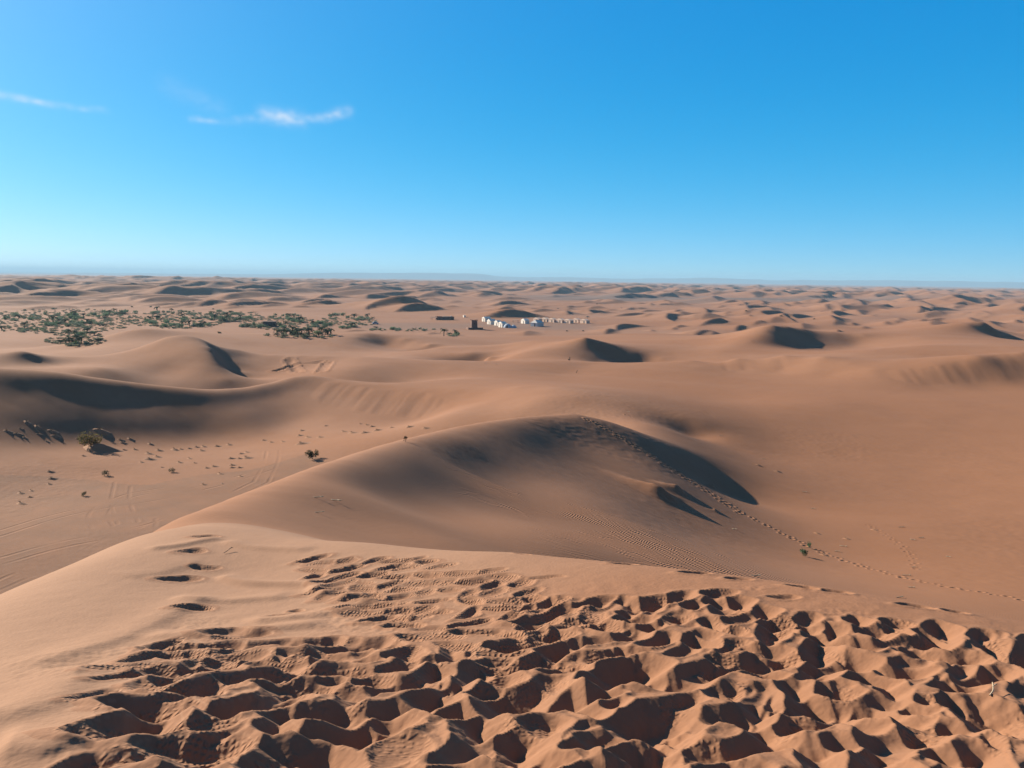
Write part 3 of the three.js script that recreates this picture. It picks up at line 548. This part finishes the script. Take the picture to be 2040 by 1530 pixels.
function stems(n, h, spread, r) { const g = []; for (let k = 0; k < n; k++) { const t = rnd() * 6.28, c = new THREE.QuadraticBezierCurve3(new THREE.Vector3(0, -0.1, 0), new THREE.Vector3(Math.cos(t) * spread * 0.3, h * 0.6, Math.sin(t) * spread * 0.3), new THREE.Vector3(Math.cos(t) * spread, h, Math.sin(t) * spread)); g.push(new THREE.TubeGeometry(c, 3, r, 4)); } return mergeGeometries(g); }
function blades(n, h, spread, tint, w = 0.012) {
  const pos = [], col = [];
  for (let k = 0; k < n; k++) {
    const t = rnd() * 6.28, lean = rr(0.2, 1) * spread, hh = h * rr(0.5, 1), dx = Math.cos(t), dz = Math.sin(t), x0 = dx * rr(0, 0.2) * spread, z0 = dz * rr(0, 0.2) * spread, f = rr(0.7, 1.2);
    const q = [[x0, -0.05, z0, w], [x0 + dx * lean * 0.45, hh * 0.7, z0 + dz * lean * 0.45, w * 0.8], [x0 + dx * lean, hh, z0 + dz * lean, 0.002]];
    for (let i = 0; i < 2; i++) { const [a, b, c, e] = q[i], [d, g, h2, e2] = q[i + 1]; const px = -dz, pz = dx; for (const v of [[a - px * e, b, c - pz * e], [a + px * e, b, c + pz * e], [d + px * e2, g, h2 + pz * e2], [a - px * e, b, c - pz * e], [d + px * e2, g, h2 + pz * e2], [d - px * e2, g, h2 - pz * e2]]) { pos.push(...v); col.push(tint[0] * f, tint[1] * f, tint[2] * f); } }
  }
  return mesh(pos, col);
}
function moundShape(r, h, tail) {                                    // a drift of sand caught by a tuft
  const pos = [], idx = [], N = 18, M = 6;
  for (let i = 0; i <= M; i++) for (let j = 0; j < N; j++) { const q = i / M, t = j / N * 6.283, k = 1 + 0.18 * Math.sin(t * 3 + tail * 5) , x = Math.cos(t) * r * q * k * (Math.cos(t) > 0 ? 1 + tail : 1), z = Math.sin(t) * r * 0.62 * q * k; pos.push(x, h * (0.5 + 0.5 * Math.cos(Math.PI * q)) ** 1.1 - 0.06 * q, z); }
  for (let i = 0; i < M; i++) for (let j = 0; j < N; j++) { const p = i * N + j, q = i * N + (j + 1) % N; idx.push(p, q, p + N, q, q + N, p + N); }
  return mesh(pos, null, idx);
}
const GREEN = [0.135, 0.196, 0.113], GREY = [0.191, 0.231, 0.159], DEEP = [0.043, 0.059, 0.034];
function bushProto(rx, ry, clumps, leaves, size, tint) { const g = new THREE.Group(); g.name = 'desert_bush'; part('foliage', foliage(rx, ry, clumps, leaves, size, tint), leafMat, g); part('stem', stems(6, ry * 0.7, rx * 0.5, 0.035), barkMat, g); return g; }
const bushes = [bushProto(2.0, 2.3, 9, 420, 0.5, GREEN), bushProto(2.4, 1.9, 10, 460, 0.5, GREY), bushProto(1.7, 2.6, 7, 380, 0.46, GREEN), bushProto(1.4, 1.3, 6, 260, 0.36, DEEP)];
function frond(len, rise, turn, droop, tint) {
  const pos = [], col = [], N = 6, c = Math.cos(turn), s = Math.sin(turn);
  for (let i = 0; i < N; i++) for (const [o, sgn] of [[0, 1], [0, -1]]) {
    const t0 = i / N, t1 = (i + 1) / N, y = (t) => rise * t - droop * t * t, w = (t) => 0.34 * Math.sin(Math.PI * (0.12 + 0.84 * t));
    const A = [t0 * len, y(t0), 0], B = [t1 * len, y(t1), 0], C = [t1 * len - 0.1, y(t1) - 0.16 + 0.02 * o, sgn * w(t1)], D = [t0 * len + 0.06, y(t0) - 0.16, sgn * w(t0)], f = rr(0.8, 1.2);
    for (const v of [A, B, C, A, C, D]) { pos.push(v[0] * c - v[2] * s, v[1], v[0] * s + v[2] * c); col.push(tint[0] * f, tint[1] * f, tint[2] * f); }
  }
  return mesh(pos, col);
}
function palmProto(h, n, tint) {
  const g = new THREE.Group(); g.name = 'date_palm';
  const c = new THREE.CatmullRomCurve3([new THREE.Vector3(0, -0.3, 0), new THREE.Vector3(0.08, h * 0.5, 0.05), new THREE.Vector3(0.02, h, -0.03)]), t = new THREE.TubeGeometry(c, 5, 0.2, 7), p = t.attributes.position;
  for (let i = 0; i < p.count; i++) { const k = 1.15 - 0.35 * clamp(p.getY(i) / h, 0, 1); p.setX(i, p.getX(i) * k); p.setZ(i, p.getZ(i) * k); }
  part('trunk', t, barkMat, g);
  const f = []; for (let k = 0; k < n; k++) { const q = frond(rr(1.5, 2.3), rr(0.5, 2.2), k * 2.4 + rr(-0.3, 0.3), rr(0.9, 2.0), tint); q.translate(0.02, h, -0.03); f.push(q); }
  part('crown', mergeGeometries(f), leafMat, g);
  return g;
}
const palms = [palmProto(1.7, 17, [0.050, 0.066, 0.033]), palmProto(2.9, 16, [0.043, 0.063, 0.033]), palmProto(0.6, 15, [0.056, 0.073, 0.036])];
const grow = (protos, base, p, s, label, category, group) => { const o = copyOf(protos[Math.floor(rnd() * protos.length)], label, category, group); place(o, p, rnd() * 6.28, s); o.scale.y *= protos === palms ? rr(0.85, 1.15) : rr(0.6, 0.95); return o; };
// patches of the oasis: [px, py, half width, half height, bushes, palms, where]
const patches = [
  [30, 634, 55, 7, 15, 2, 'at the left edge of the oasis'], [115, 633, 60, 8, 24, 2, 'in the widest thicket of the oasis'], [190, 630, 55, 6, 16, 2, 'right of the widest oasis thicket'], [245, 623, 40, 4, 11, 1, 'on the farthest green strip of the oasis'], [150, 648, 75, 6, 22, 4, 'along the near edge of the widest oasis thicket'], [45, 658, 50, 5, 10, 3, 'scattered in front of the thicket at far left'],
  [168, 668, 40, 5, 9, 8, 'in the clump before the left thicket'], [148, 684, 34, 4, 5, 8, 'in the nearest small clump at left'], [362, 624, 60, 5, 16, 3, 'on the far side of the second oasis patch'], [330, 640, 46, 6, 15, 4, 'in the middle of the second oasis patch'], [410, 635, 46, 4, 9, 4, 'on the right arm of the second oasis patch'], [370, 650, 55, 3, 12, 5, 'along the near edge of the second oasis patch'],
  [448, 627, 32, 7, 13, 3, 'in the third oasis patch below the dune'], [470, 636, 36, 4, 9, 3, 'along the near edge of the third oasis patch'], [565, 632, 34, 5, 10, 2, 'left of the brown dune between the green patches'], [600, 640, 28, 5, 9, 3, 'behind the block of dark trees'], [525, 652, 48, 3, 11, 6, 'in front of the brown mud house'], [642, 649, 22, 5, 13, 2, 'in the square block of dark trees'], [690, 653, 30, 2, 6, 1, 'in the low row beside the gravel flat'],
  [590, 669, 46, 4, 3, 16, 'in the nearest grove of young palms'], [645, 667, 22, 3, 2, 8, 'at the right end of the young palm grove'], [570, 660, 10, 3, 3, 1, 'behind the young palm grove'], [672, 630, 20, 3, 6, 1, 'on the far sandy rise'], [715, 635, 28, 3, 6, 4, 'beside the low dune before the camp'], [800, 657, 60, 2, 7, 3, 'in the thin row before the gravel flat'], [892, 669, 22, 3, 4, 4, 'in the small clump before the mud tower']];
for (const [px, py, rx, ry, nb, np, where] of patches) {
  for (let k = 0; k < Math.round(nb * 1.05) + np; k++) {
    const t = rnd() * 6.28, q = Math.sqrt(rnd()), p = spot(px + Math.cos(t) * rx * q, py + Math.sin(t) * ry * q, -0.1);
    if (k < Math.round(nb * 1.05)) grow(bushes.slice(0, 3), 0, p, rr(0.55, 1.15) * (py > 655 ? 0.68 : 1), 'grey-green bush ' + where, 'bush', 'bushes ' + where);
    else grow(palms, 0, p, rr(0.75, 1.2) * (py > 655 ? 0.75 : 1), 'young date palm ' + where, 'palm', 'palms ' + where);
  }
}
{ // low scrub between the bushes, too many and too small to tell apart
  const list = []; for (const [px, py, rx, ry, n] of [[120, 640, 150, 26, 650], [350, 638, 100, 17, 330], [465, 631, 60, 11, 170], [560, 645, 85, 14, 260], [600, 668, 70, 7, 30], [690, 642, 60, 10, 120], [150, 676, 60, 14, 90], [800, 657, 70, 3, 25]]) for (let k = 0; k < n; k++) { const t = rnd() * 6.28, q = Math.sqrt(rnd()); list.push(spot(px + Math.cos(t) * rx * q, py + Math.sin(t) * ry * q, -0.05)); }
  const m = new THREE.InstancedMesh(foliage(1.2, 0.9, 5, 110, 0.42, [0.2, 0.215, 0.145], 0.4), leafMat, list.length), M = new THREE.Matrix4(), Q = new THREE.Quaternion();
  list.forEach((p, i) => { const k = rr(0.5, 1.25); M.compose(p, Q.setFromAxisAngle(new THREE.Vector3(0, 1, 0), rnd() * 6.28), new THREE.Vector3(k, k * rr(0.6, 1), k)); m.setMatrixAt(i, M); });
  m.name = 'desert_scrub'; m.userData = { kind: 'stuff', label: 'low grey-green scrub scattered between the bushes of the oasis', category: 'scrub' }; m.castShadow = m.receiveShadow = true; scene.add(m);
}
for (const [px, py, s, where] of [[1189, 606, 0.9, 'on the far dune right of the camp'], [1238, 614, 0.7, 'on the pale dune beyond the parasol'], [1112, 615, 0.7, 'behind the row of pink tents'], [1130, 660, 0.6, 'on the slope below the pink tents, left of the pair'], [1162, 660, 0.6, 'on the slope below the pink tents, right of the pair'], [1487, 620, 0.8, 'on the far sand right of the gravel plain'], [1556, 630, 0.8, 'below the small hollow on the right'], [1622, 636, 0.6, 'above the dune with the dark hollow on the right'], [300, 612, 1.0, 'on the far sand behind the oasis'], [262, 612, 0.9, 'at the tip of the green strip'], [425, 616, 0.8, 'at the back of the second oasis patch'], [436, 664, 0.6, 'with upright twigs beside the domed dune']]) grow([bushes[3]], 0, spot(px, py, -0.05), s, 'small dark bush ' + where, 'bush');

// the larger plants of the valley on the left, each on its own
{
  const b = thing('desert_bush', 'large yellow-green bush on a sand mound in the left valley', 'bush'); part('foliage', foliage(1.5, 1.9, 9, 700, 0.26, [0.158, 0.132, 0.056]), leafMat, b); part('stem', stems(9, 1.3, 0.9, 0.03), barkMat, b); const at = spot(182, 896, 0.1), mg = moundShape(2.4, 0.9, 0.6), mp = mg.attributes.position; for (let i = 0; i < mp.count; i++) mp.setY(i, mp.getY(i) + height(at.x + mp.getX(i) + 0.6, at.z + mp.getZ(i) - 0.3) - at.y - 0.02); mg.computeVertexNormals(); part('mound', mg, sandMat, b).position.set(0.6, 0, -0.3); place(b, at);
  const c = thing('desert_bush', 'dark round bush standing alone in the valley behind the near ridge', 'bush'); part('foliage', foliage(0.85, 1.05, 7, 420, 0.2, [0.059, 0.056, 0.030], 0.45), leafMat, c); part('stem', stems(7, 0.8, 0.5, 0.02), barkMat, c); place(c, spot(622, 914, 0));
  const d = thing('desert_bush', 'tiny dark bush on the crest of the near ridge', 'bush'); part('foliage', foliage(0.2, 0.42, 4, 120, 0.09, [0.040, 0.033, 0.020], 0.7), leafMat, d); part('stem', stems(4, 0.3, 0.1, 0.012), barkMat, d); place(d, spot(808, 880, 0), 0, 0.6);
  for (const [px, py, s, l] of [[166, 989, 0.45, 'small green bush alone on the lower valley floor'], [208, 948, 0.6, 'grey bush below the large yellow-green bush'], [342, 941, 0.5, 'dark little bush near the row of sand mounds']]) { const o = thing('desert_bush', l, 'bush'); part('foliage', foliage(0.9, 1.0, 5, 240, 0.2, [0.066, 0.069, 0.040]), leafMat, o); part('stem', stems(4, 0.8, 0.5, 0.02), barkMat, o); place(o, spot(px, py, 0), 0, s); }
  for (const [px, py, s, l] of [[1600, 1107, 1, 'fresh green shrub in the bowl beside the footprint trail'], [1612, 1090, 0.72, 'smaller fresh green shrub behind the first in the bowl']]) { const o = thing('green_shrub', l, 'shrub'); part('foliage', foliage(0.26, 0.42, 5, 260, 0.075, [0.053, 0.132, 0.066]), leafMat, o); part('stem', stems(6, 0.28, 0.14, 0.008), barkMat, o); place(o, spot(px, py, 0), 0, s); }
}
// grass tufts that hold little mounds of sand
const tuft = (() => { const g = new THREE.Group(); g.name = 'grass_tuft'; part('mound', moundShape(0.62, 0.15, 0.9), sandMat, g); const b = part('blades', blades(16, 0.16, 0.2, [0.238, 0.165, 0.086], 0.008), vmat(), g); b.position.set(-0.05, 0.12, 0); return g; })();
const tuftSpots = [[53, 842, 1.5], [74, 851, 1.6], [41, 855, 1.1], [103, 860, 1.6], [110, 870, 1.7], [77, 866, 1.2], [14, 860, 1.5], [34, 866, 1.6], [48, 873, 1.4], [93, 880, 1.1], [199, 860, 2.6], [156, 875, 1.2], [240, 877, 1.2], [259, 875, 1.2], [244, 883, 1.4], [299, 885, 1.1], [247, 897, 1], [268, 896, 1.1], [295, 904, 1.4], [316, 898, 1.2], [297, 915, 1.4], [312, 910, 1], [347, 896, 1.4], [360, 895, 0.9], [377, 894, 0.8], [391, 891, 1.1], [405, 890, 1.2], [401, 898, 1], [432, 889, 1], [456, 886, 1], [525, 877, 0.9], [540, 881, 0.8], [563, 880, 0.9], [601, 858, 1], [597, 868, 1.1], [613, 871, 0.9], [637, 871, 1], [649, 849, 0.9], [599, 884, 1.4], [491, 901, 0.9], [480, 904, 0.9], [491, 913, 1.6], [477, 914, 1], [460, 914, 1.2], [462, 927, 1], [462, 932, 0.9], [477, 932, 0.8], [426, 930, 1.1], [412, 933, 1], [438, 944, 0.9], [479, 949, 0.8], [405, 966, 1], [443, 964, 0.6], [323, 932, 0.7], [357, 922, 1], [377, 914, 0.9], [388, 923, 0.8], [281, 921, 0.9], [99, 940, 1.1], [103, 954, 1.2], [98, 965, 1], [62, 978, 1], [41, 983, 1], [60, 991, 0.8], [41, 1004, 1.4], [166, 909, 0.9], [718, 845, 0.9], [731, 847, 1], [741, 850, 1], [751, 857, 1], [726, 862, 1.1], [701, 862, 1.2], [684, 860, 1], [815, 851, 1.1], [847, 853, 0.9], [780, 852, 0.7]];
for (const [px, py, s] of tuftSpots) {
  const where = px < 130 && py < 900 ? 'among the mounds on the shaded slope at far left' : px < 130 ? 'on the open valley floor at lower left' : px < 460 ? 'in the belt of mounds right of the large bush' : px < 660 ? 'at the right end of the belt, near the lone dark bush' : 'on the sunny slope behind the near ridge';
  place(copyOf(tuft, 'grassy sand mound ' + where, 'grass tuft', 'sand mounds ' + where), spot(px, py, -0.02), 0, s * rr(0.9, 1.1));
  const o = scene.children[scene.children.length - 1]; slope(o, o.position, rr(-0.5, 0.2));
}
const low = (o, turn) => slope(o, o.position, turn);
for (const [px, py, s] of [[1549, 939, 0.6], [1510, 926, 0.5], [1740, 1055, 0.45], [1685, 1073, 0.5], [1627, 1062, 0.45], [1640, 1106, 0.6], [1418, 968, 0.7], [1312, 985, 0.7], [1345, 978, 0.55], [1428, 1018, 0.5], [966, 724, 0.9], [988, 726, 0.9]]) low(place(copyOf(tuft, px < 1000 ? 'low sand mound in the shaded hollow before the mud tower' : px < 1430 ? 'grassy sand mound at the tip of a spur on the dark face' : 'tiny sand mound with dry grass on the floor of the right bowl', 'grass tuft', px < 1000 ? 'mounds in the hollow' : px < 1430 ? 'mounds on the dark face' : 'mounds in the right bowl'), spot(px, py, -0.02), 0, s), rr(-0.6, 0));

// dry sticks and stalks
function stickGeo(len, r, bend, fork) {
  const c = new THREE.CatmullRomCurve3([new THREE.Vector3(-len / 2, 0.01, 0), new THREE.Vector3(-len * 0.1, 0.02, bend), new THREE.Vector3(len / 2, 0.03, -bend * 0.4)]), g = [new THREE.TubeGeometry(c, 8, r, 5)];
  if (fork) g.push(new THREE.TubeGeometry(new THREE.CatmullRomCurve3([new THREE.Vector3(len * 0.18, 0.025, 0), new THREE.Vector3(len * 0.34, 0.035, len * 0.12), new THREE.Vector3(len * 0.46, 0.03, len * 0.14)]), 5, r * 0.8, 5));
  return mergeGeometries(g);
}
const stick = (px, py, len, r, turn, label, group, m = strawMat, fork = true) => { const o = new THREE.Mesh(stickGeo(len, r, len * rr(0.04, 0.12), fork), m); o.name = numbered('dry_stick'); o.userData = { label, category: 'stick', ...(group ? { group } : {}) }; o.castShadow = o.receiveShadow = true; scene.add(o); const p = spot(px, py), x = p.x, z = p.z; o.position.set(x, sand(x, z, Math.hypot(x, z)) + 0.004 + r, z); o.rotation.y = turn; return o; };
for (const [px, py] of [[1522, 914], [1620, 1012], [1603, 980], [1795, 1050], [1818, 1076], [1835, 1072], [1680, 1088], [1668, 1098], [1889, 1110], [1820, 1131], [1806, 1146], [1505, 1147], [1816, 1170], [1792, 1190], [1436, 868], [1252, 822], [1463, 1055]]) stick(px, py, rr(0.25, 0.5), 0.022, rr(-0.6, 0.3), 'pale bleached stick lying on the sand of the right bowl', 'bleached sticks in the right bowl');
stick(1974, 1386, 0.13, 0.004, 0.9, 'thin forked straw on the trodden sand at lower right');
stick(454, 1100, 0.16, 0.004, 1.3, 'thin dark twig on the smooth dune top', null, barkMat);
stick(632, 992, 0.35, 0.012, 0.1, 'pale stick on the near dune face, left of its pair'); stick(668, 998, 0.4, 0.014, -0.3, 'pale forked stick on the near dune face, right of its pair'); stick(634, 1022, 0.3, 0.01, 0.05, 'thin pale stick on the near dune face just below the pair');
{
  const s = thing('wooden_stump', 'dark upright stump with a broken stub on the slope left of the dark hollow', 'stump');
  const t = new THREE.CylinderGeometry(0.09, 0.14, 1.0, 7, 3); t.translate(0, 0.45, 0); part('trunk', t, barkMat, s); const u = new THREE.CylinderGeometry(0.1, 0.16, 0.5, 6); u.rotateZ(0.7); u.translate(-0.28, 0.2, 0); part('stub', u, barkMat, s); place(s, spot(1135, 718, 0), 0.2, 0.95);
  const l = new THREE.CylinderGeometry(0.05, 0.07, 0.7, 6); l.rotateZ(-0.45); l.translate(0, 0.28, 0); const m = new THREE.Mesh(l, barkMat); m.name = 'wooden_post'; m.userData = { label: 'short leaning post on the sand below the dark stump', category: 'post' }; scene.add(m); m.position.copy(spot(1149, 743, 0));
}

// --- the tent camp
const FLAP = mat(0.124, 0.093, 0.068), WHITE = mat(0.76, 0.7, 0.6, 0.85), PINK = mat(0.62, 0.45, 0.34, 0.9), BLUEW = mat(0.360, 0.409, 0.459, 0.8), DARK = mat(0.031, 0.025, 0.022), ADOBE = mat(0.17, 0.088, 0.06), WOOD = mat(0.074, 0.050, 0.034), THATCH = mat(0.087, 0.062, 0.043);
function roofGeo(w, l, y0, y1, out, hip) {                           // ridged canvas with thickness
  const W2 = w / 2 + out, L = l / 2 + out, R = Math.max(0.05, l / 2 - hip), pos = [], idx = [];
  for (const d of [0, 0.06]) pos.push(-W2, y0 + d, -L, W2, y0 + d, -L, W2, y0 + d, L, -W2, y0 + d, L, 0, y1 + d, -R, 0, y1 + d, R);
  for (const o of [0, 6]) idx.push(o, o + 4, o + 1, o + 1, o + 4, o + 5, o + 1, o + 5, o + 2, o + 2, o + 5, o + 3, o + 3, o + 5, o + 4, o + 3, o + 4, o);
  for (let i = 0; i < 4; i++) { const j = (i + 1) % 4; idx.push(i, j, i + 6, j, j + 6, i + 6); }
  const g = mesh(pos, null, idx); return g.toNonIndexed();
}
function gableWalls(w, l, h, top) { const s = new THREE.Shape([new THREE.Vector2(-w / 2, 0), new THREE.Vector2(w / 2, 0), new THREE.Vector2(w / 2, h), new THREE.Vector2(0, top), new THREE.Vector2(-w / 2, h)]); const g = new THREE.ExtrudeGeometry(s, { depth: l, bevelEnabled: false }); g.translate(0, -0.4, -l / 2); return g; }
function tent(px, py, w, l, h, top, turn, m, label, hip = 0) {
  const t = thing('canvas_tent', label, 'tent', 'tents of the desert camp');
  part('walls', hip ? box(w, h + 0.4, l, 0, -0.4, 0) : gableWalls(w, l, h + 0.4, top + 0.36), m, t);
  const r = roofGeo(w, l, h, top, 0.14, hip); r.computeVertexNormals(); part('roof', r, m, t);
  part('door_flap', box(w * 0.16, h * 0.8, 0.05, w * 0.12, 0, l / 2 + 0.035), FLAP, t);
  place(t, spot(px, py), turn); return t;
}
const T = -1.0;
tent(969, 640.5, 3.8, 4.2, 2.0, 2.9, T, WHITE, 'white tent at the left end of the camp, farthest of the white row'); tent(979, 646, 3.8, 3.6, 2.0, 3.0, T, WHITE, 'second white tent from the left end of the camp'); tent(992, 648.5, 3.8, 2.6, 2.0, 2.9, T, WHITE, 'third white tent from the left end of the camp'); tent(1001, 652, 4.0, 2.8, 2.1, 3.1, T, WHITE, 'fourth white tent, next to the blue-white dome tent');
tent(1046, 644.5, 4.4, 3.0, 1.9, 2.9, T, WHITE, 'single white tent in the middle of the camp'); tent(1070, 650, 4.6, 6.2, 2.0, 3.5, T + 0.35, mat(0.6, 0.57, 0.52, 0.85), 'largest tent with a wide pitched canopy in the middle of the camp', 1.2);
for (const [px, py, l] of [[1071, 641, 'first pink tent of the back row, at its left end'], [1087, 641, 'second pink tent of the back row'], [1101, 642, 'third pink tent of the back row'], [1117, 643, 'fourth pink tent of the back row'], [1133, 644, 'fifth and nearest pink tent of the back row'], [1149, 642.5, 'sixth pink tent of the back row'], [1165, 644, 'last pink tent of the back row, at its right end']]) tent(px, py, 5.4, 2.8, 1.8, 2.6, T + 0.12, PINK, l);
{
  const d = thing('dome_tent', 'low blue-white dome tent at the front of the camp', 'tent');
  for (const [x, r, h] of [[-1.6, 2.2, 2.2], [1.7, 1.7, 1.5]]) { const g = new THREE.SphereGeometry(1, 16, 8, 0, 6.283, 0, 1.62); g.scale(r, h, r * 0.9); g.translate(x, 0, 0); part('canopy', g, BLUEW, d); }
  const p = new THREE.ConeGeometry(0.5, 0.7, 8); p.translate(1.7, 1.6, 0); part('vent_cap', p, WHITE, d); part('door_flap', box(0.8, 1.3, 0.06, -1.6, 0, 1.96), DARK, d); place(d, spot(1017, 653), -0.15);
  const u = thing('thatched_parasol', 'dark thatched parasol behind the right end of the pink tents', 'parasol'); const c = new THREE.ConeGeometry(1.7, 0.8, 12); c.translate(0, 2.7, 0); part('canopy', c, THATCH, u); const q = new THREE.CylinderGeometry(0.08, 0.1, 2.8, 6); q.translate(0, 1.2, 0); part('post', q, WOOD, u); place(u, spot(1170, 639));
  const a = thing('canvas_shelter', 'low grey open shelter between the white tents and the single tent', 'shelter'); part('roof', box(3.2, 0.12, 2.4, 0, 1.45, 0), mat(0.3, 0.26, 0.23), a); for (const [x, z] of [[-1.5, -1.1], [1.5, -1.1], [-1.5, 1.1], [1.5, 1.1]]) part('post', box(0.1, 1.6, 0.1, x, -0.15, z), WOOD, a); place(a, spot(1027, 642.5), 0.2);
  const h = thing('white_hut', 'tiny white hut on the flat behind the mud tower', 'hut'); part('walls', box(1.4, 1.3, 1.4, 0, -0.1, 0), WHITE, h); part('roof', box(1.6, 0.12, 1.6, 0, 1.205, 0), WHITE, h); place(h, spot(925, 632), 0.5);
}
{ // mud tower with its low yard walls
  const t = thing('mud_tower', 'square dark mud tower with a low walled yard, left of the camp', 'tower');
  const g = new THREE.CylinderGeometry(1, 1.1, 1, 4, 1); g.rotateY(Math.PI / 4); g.scale(2.25, 4.9, 2.25); g.translate(0, 2.35, 0); part('walls', g.toNonIndexed(), ADOBE, t).geometry.computeVertexNormals();
  part('parapet', mergeGeometries([box(3.5, 0.3, 0.3, 0, 4.803, 1.6), box(3.5, 0.3, 0.3, 0, 4.803, -1.6), box(0.3, 0.3, 2.9, 1.6, 4.803, 0), box(0.3, 0.3, 2.9, -1.6, 4.803, 0)]), ADOBE, t);
  for (const [x, z] of [[-1.6, -1.6], [1.6, -1.6], [-1.6, 1.6], [1.6, 1.6]]) part('corner_horn', box(0.36, 0.42, 0.36, x, 5.106, z), ADOBE, t);
  part('window', box(0.1, 1.3, 0.8, -1.68, 1.5, 0), DARK, t); part('window', box(0.1, 1.1, 0.25, -1.62, 3.2, 0.2), DARK, t); part('window', box(0.6, 0.8, 0.1, 0, 2.8, 1.63), DARK, t);
  part('yard_wall', mergeGeometries([box(8.4, 1.5, 0.4, 0.3, -0.4, 2.9), box(0.4, 1.5, 5.0, -3.7, -0.4, 0.2), box(0.4, 1.5, 5.0, 4.3, -0.4, 0.2)]), ADOBE, t); part('gate', box(1.0, 1.35, 0.06, -2.2, -0.3, 3.135), WOOD, t);
  place(t, spot(944, 656), 0.28, 0.92);
}
{ // low mud buildings
  const b = thing('mud_building', 'long low dark mud building with a small dome on the gravel flat', 'building');
  part('walls', box(11.5, 3.0, 5, 0, -0.5, 0), mat(0.21, 0.12, 0.085), b); part('parapet', mergeGeometries([box(11.7, 0.35, 0.3, 0, 2.503, 2.45), box(11.7, 0.35, 0.3, 0, 2.503, -2.45)]), ADOBE, b);
  const d = new THREE.SphereGeometry(1.0, 14, 8, 0, 6.283, 0, 1.57); d.translate(4.2, 2.5, 0.6); part('dome', d, mat(0.4, 0.31, 0.24), b); part('roof_terrace', box(4.2, 0.5, 2.6, 0.6, 2.503, 0.2), mat(0.32, 0.24, 0.18), b);
  for (const x of [-4, -1.2, 1.6]) part('window', box(0.7, 0.8, 0.08, x, 1.0, 2.53), DARK, b); part('door', box(1.0, 1.9, 0.08, 4.3, 0, 2.53), WOOD, b);
  const aw = part('awning', box(3.0, 0.12, 4.2, -7.5, 2.1, 0), THATCH, b); for (const [x, z] of [[-8.8, 1.9], [-8.8, -1.9], [-6.4, 1.9]]) part('post', box(0.14, 2.5, 0.14, x, -0.4, z), WOOD, aw);
  place(b, spot(886, 637), 0.3, 0.95).scale.y = 0.72;
  const m = thing('mud_building', 'small flat-roofed brown mud house among the green patches', 'building'); part('walls', box(6.2, 3.0, 4.6, 0, -0.5, 0), mat(0.13, 0.065, 0.045), m); part('roof', box(6.5, 0.25, 4.9, 0, 2.503, 0), mat(0.17, 0.095, 0.07), m); part('door', box(0.9, 1.8, 0.08, 0.8, 0, 2.34), WOOD, m); for (const x of [-1.6, 2.2]) part('window', box(0.6, 0.6, 0.08, x, 1.1, 2.34), DARK, m); place(m, spot(538, 650.5), 0.2);
}
{ // parked car
  const c = thing('parked_car', 'pale blue car parked on the gravel flat by the oasis', 'car'), paint = mat(0.22, 0.27, 0.36, 0.4), glass = mat(0.04, 0.05, 0.06, 0.15), rub = mat(0.03, 0.03, 0.03);
  part('body', box(4.2, 0.75, 1.7, 0, 0.35, 0), paint, c); const k = part('cabin', box(2.5, 0.7, 1.5, -0.3, 1.103, 0), mat(0.45, 0.46, 0.48, 0.4), c); for (const z of [-0.76, 0.76]) part('window', box(2.1, 0.42, 0.03, -0.3, 1.22, z), glass, k);
  for (const [x, z] of [[-1.3, 0.8], [1.3, 0.8], [-1.3, -0.8], [1.3, -0.8]]) { const w = new THREE.CylinderGeometry(0.36, 0.36, 0.24, 14); w.rotateX(Math.PI / 2); w.translate(x, 0.34, z); part('wheel', w, rub, c); }
  place(c, spot(748, 646), 0.3, 0.8);
}

renderer.render(scene, camera);
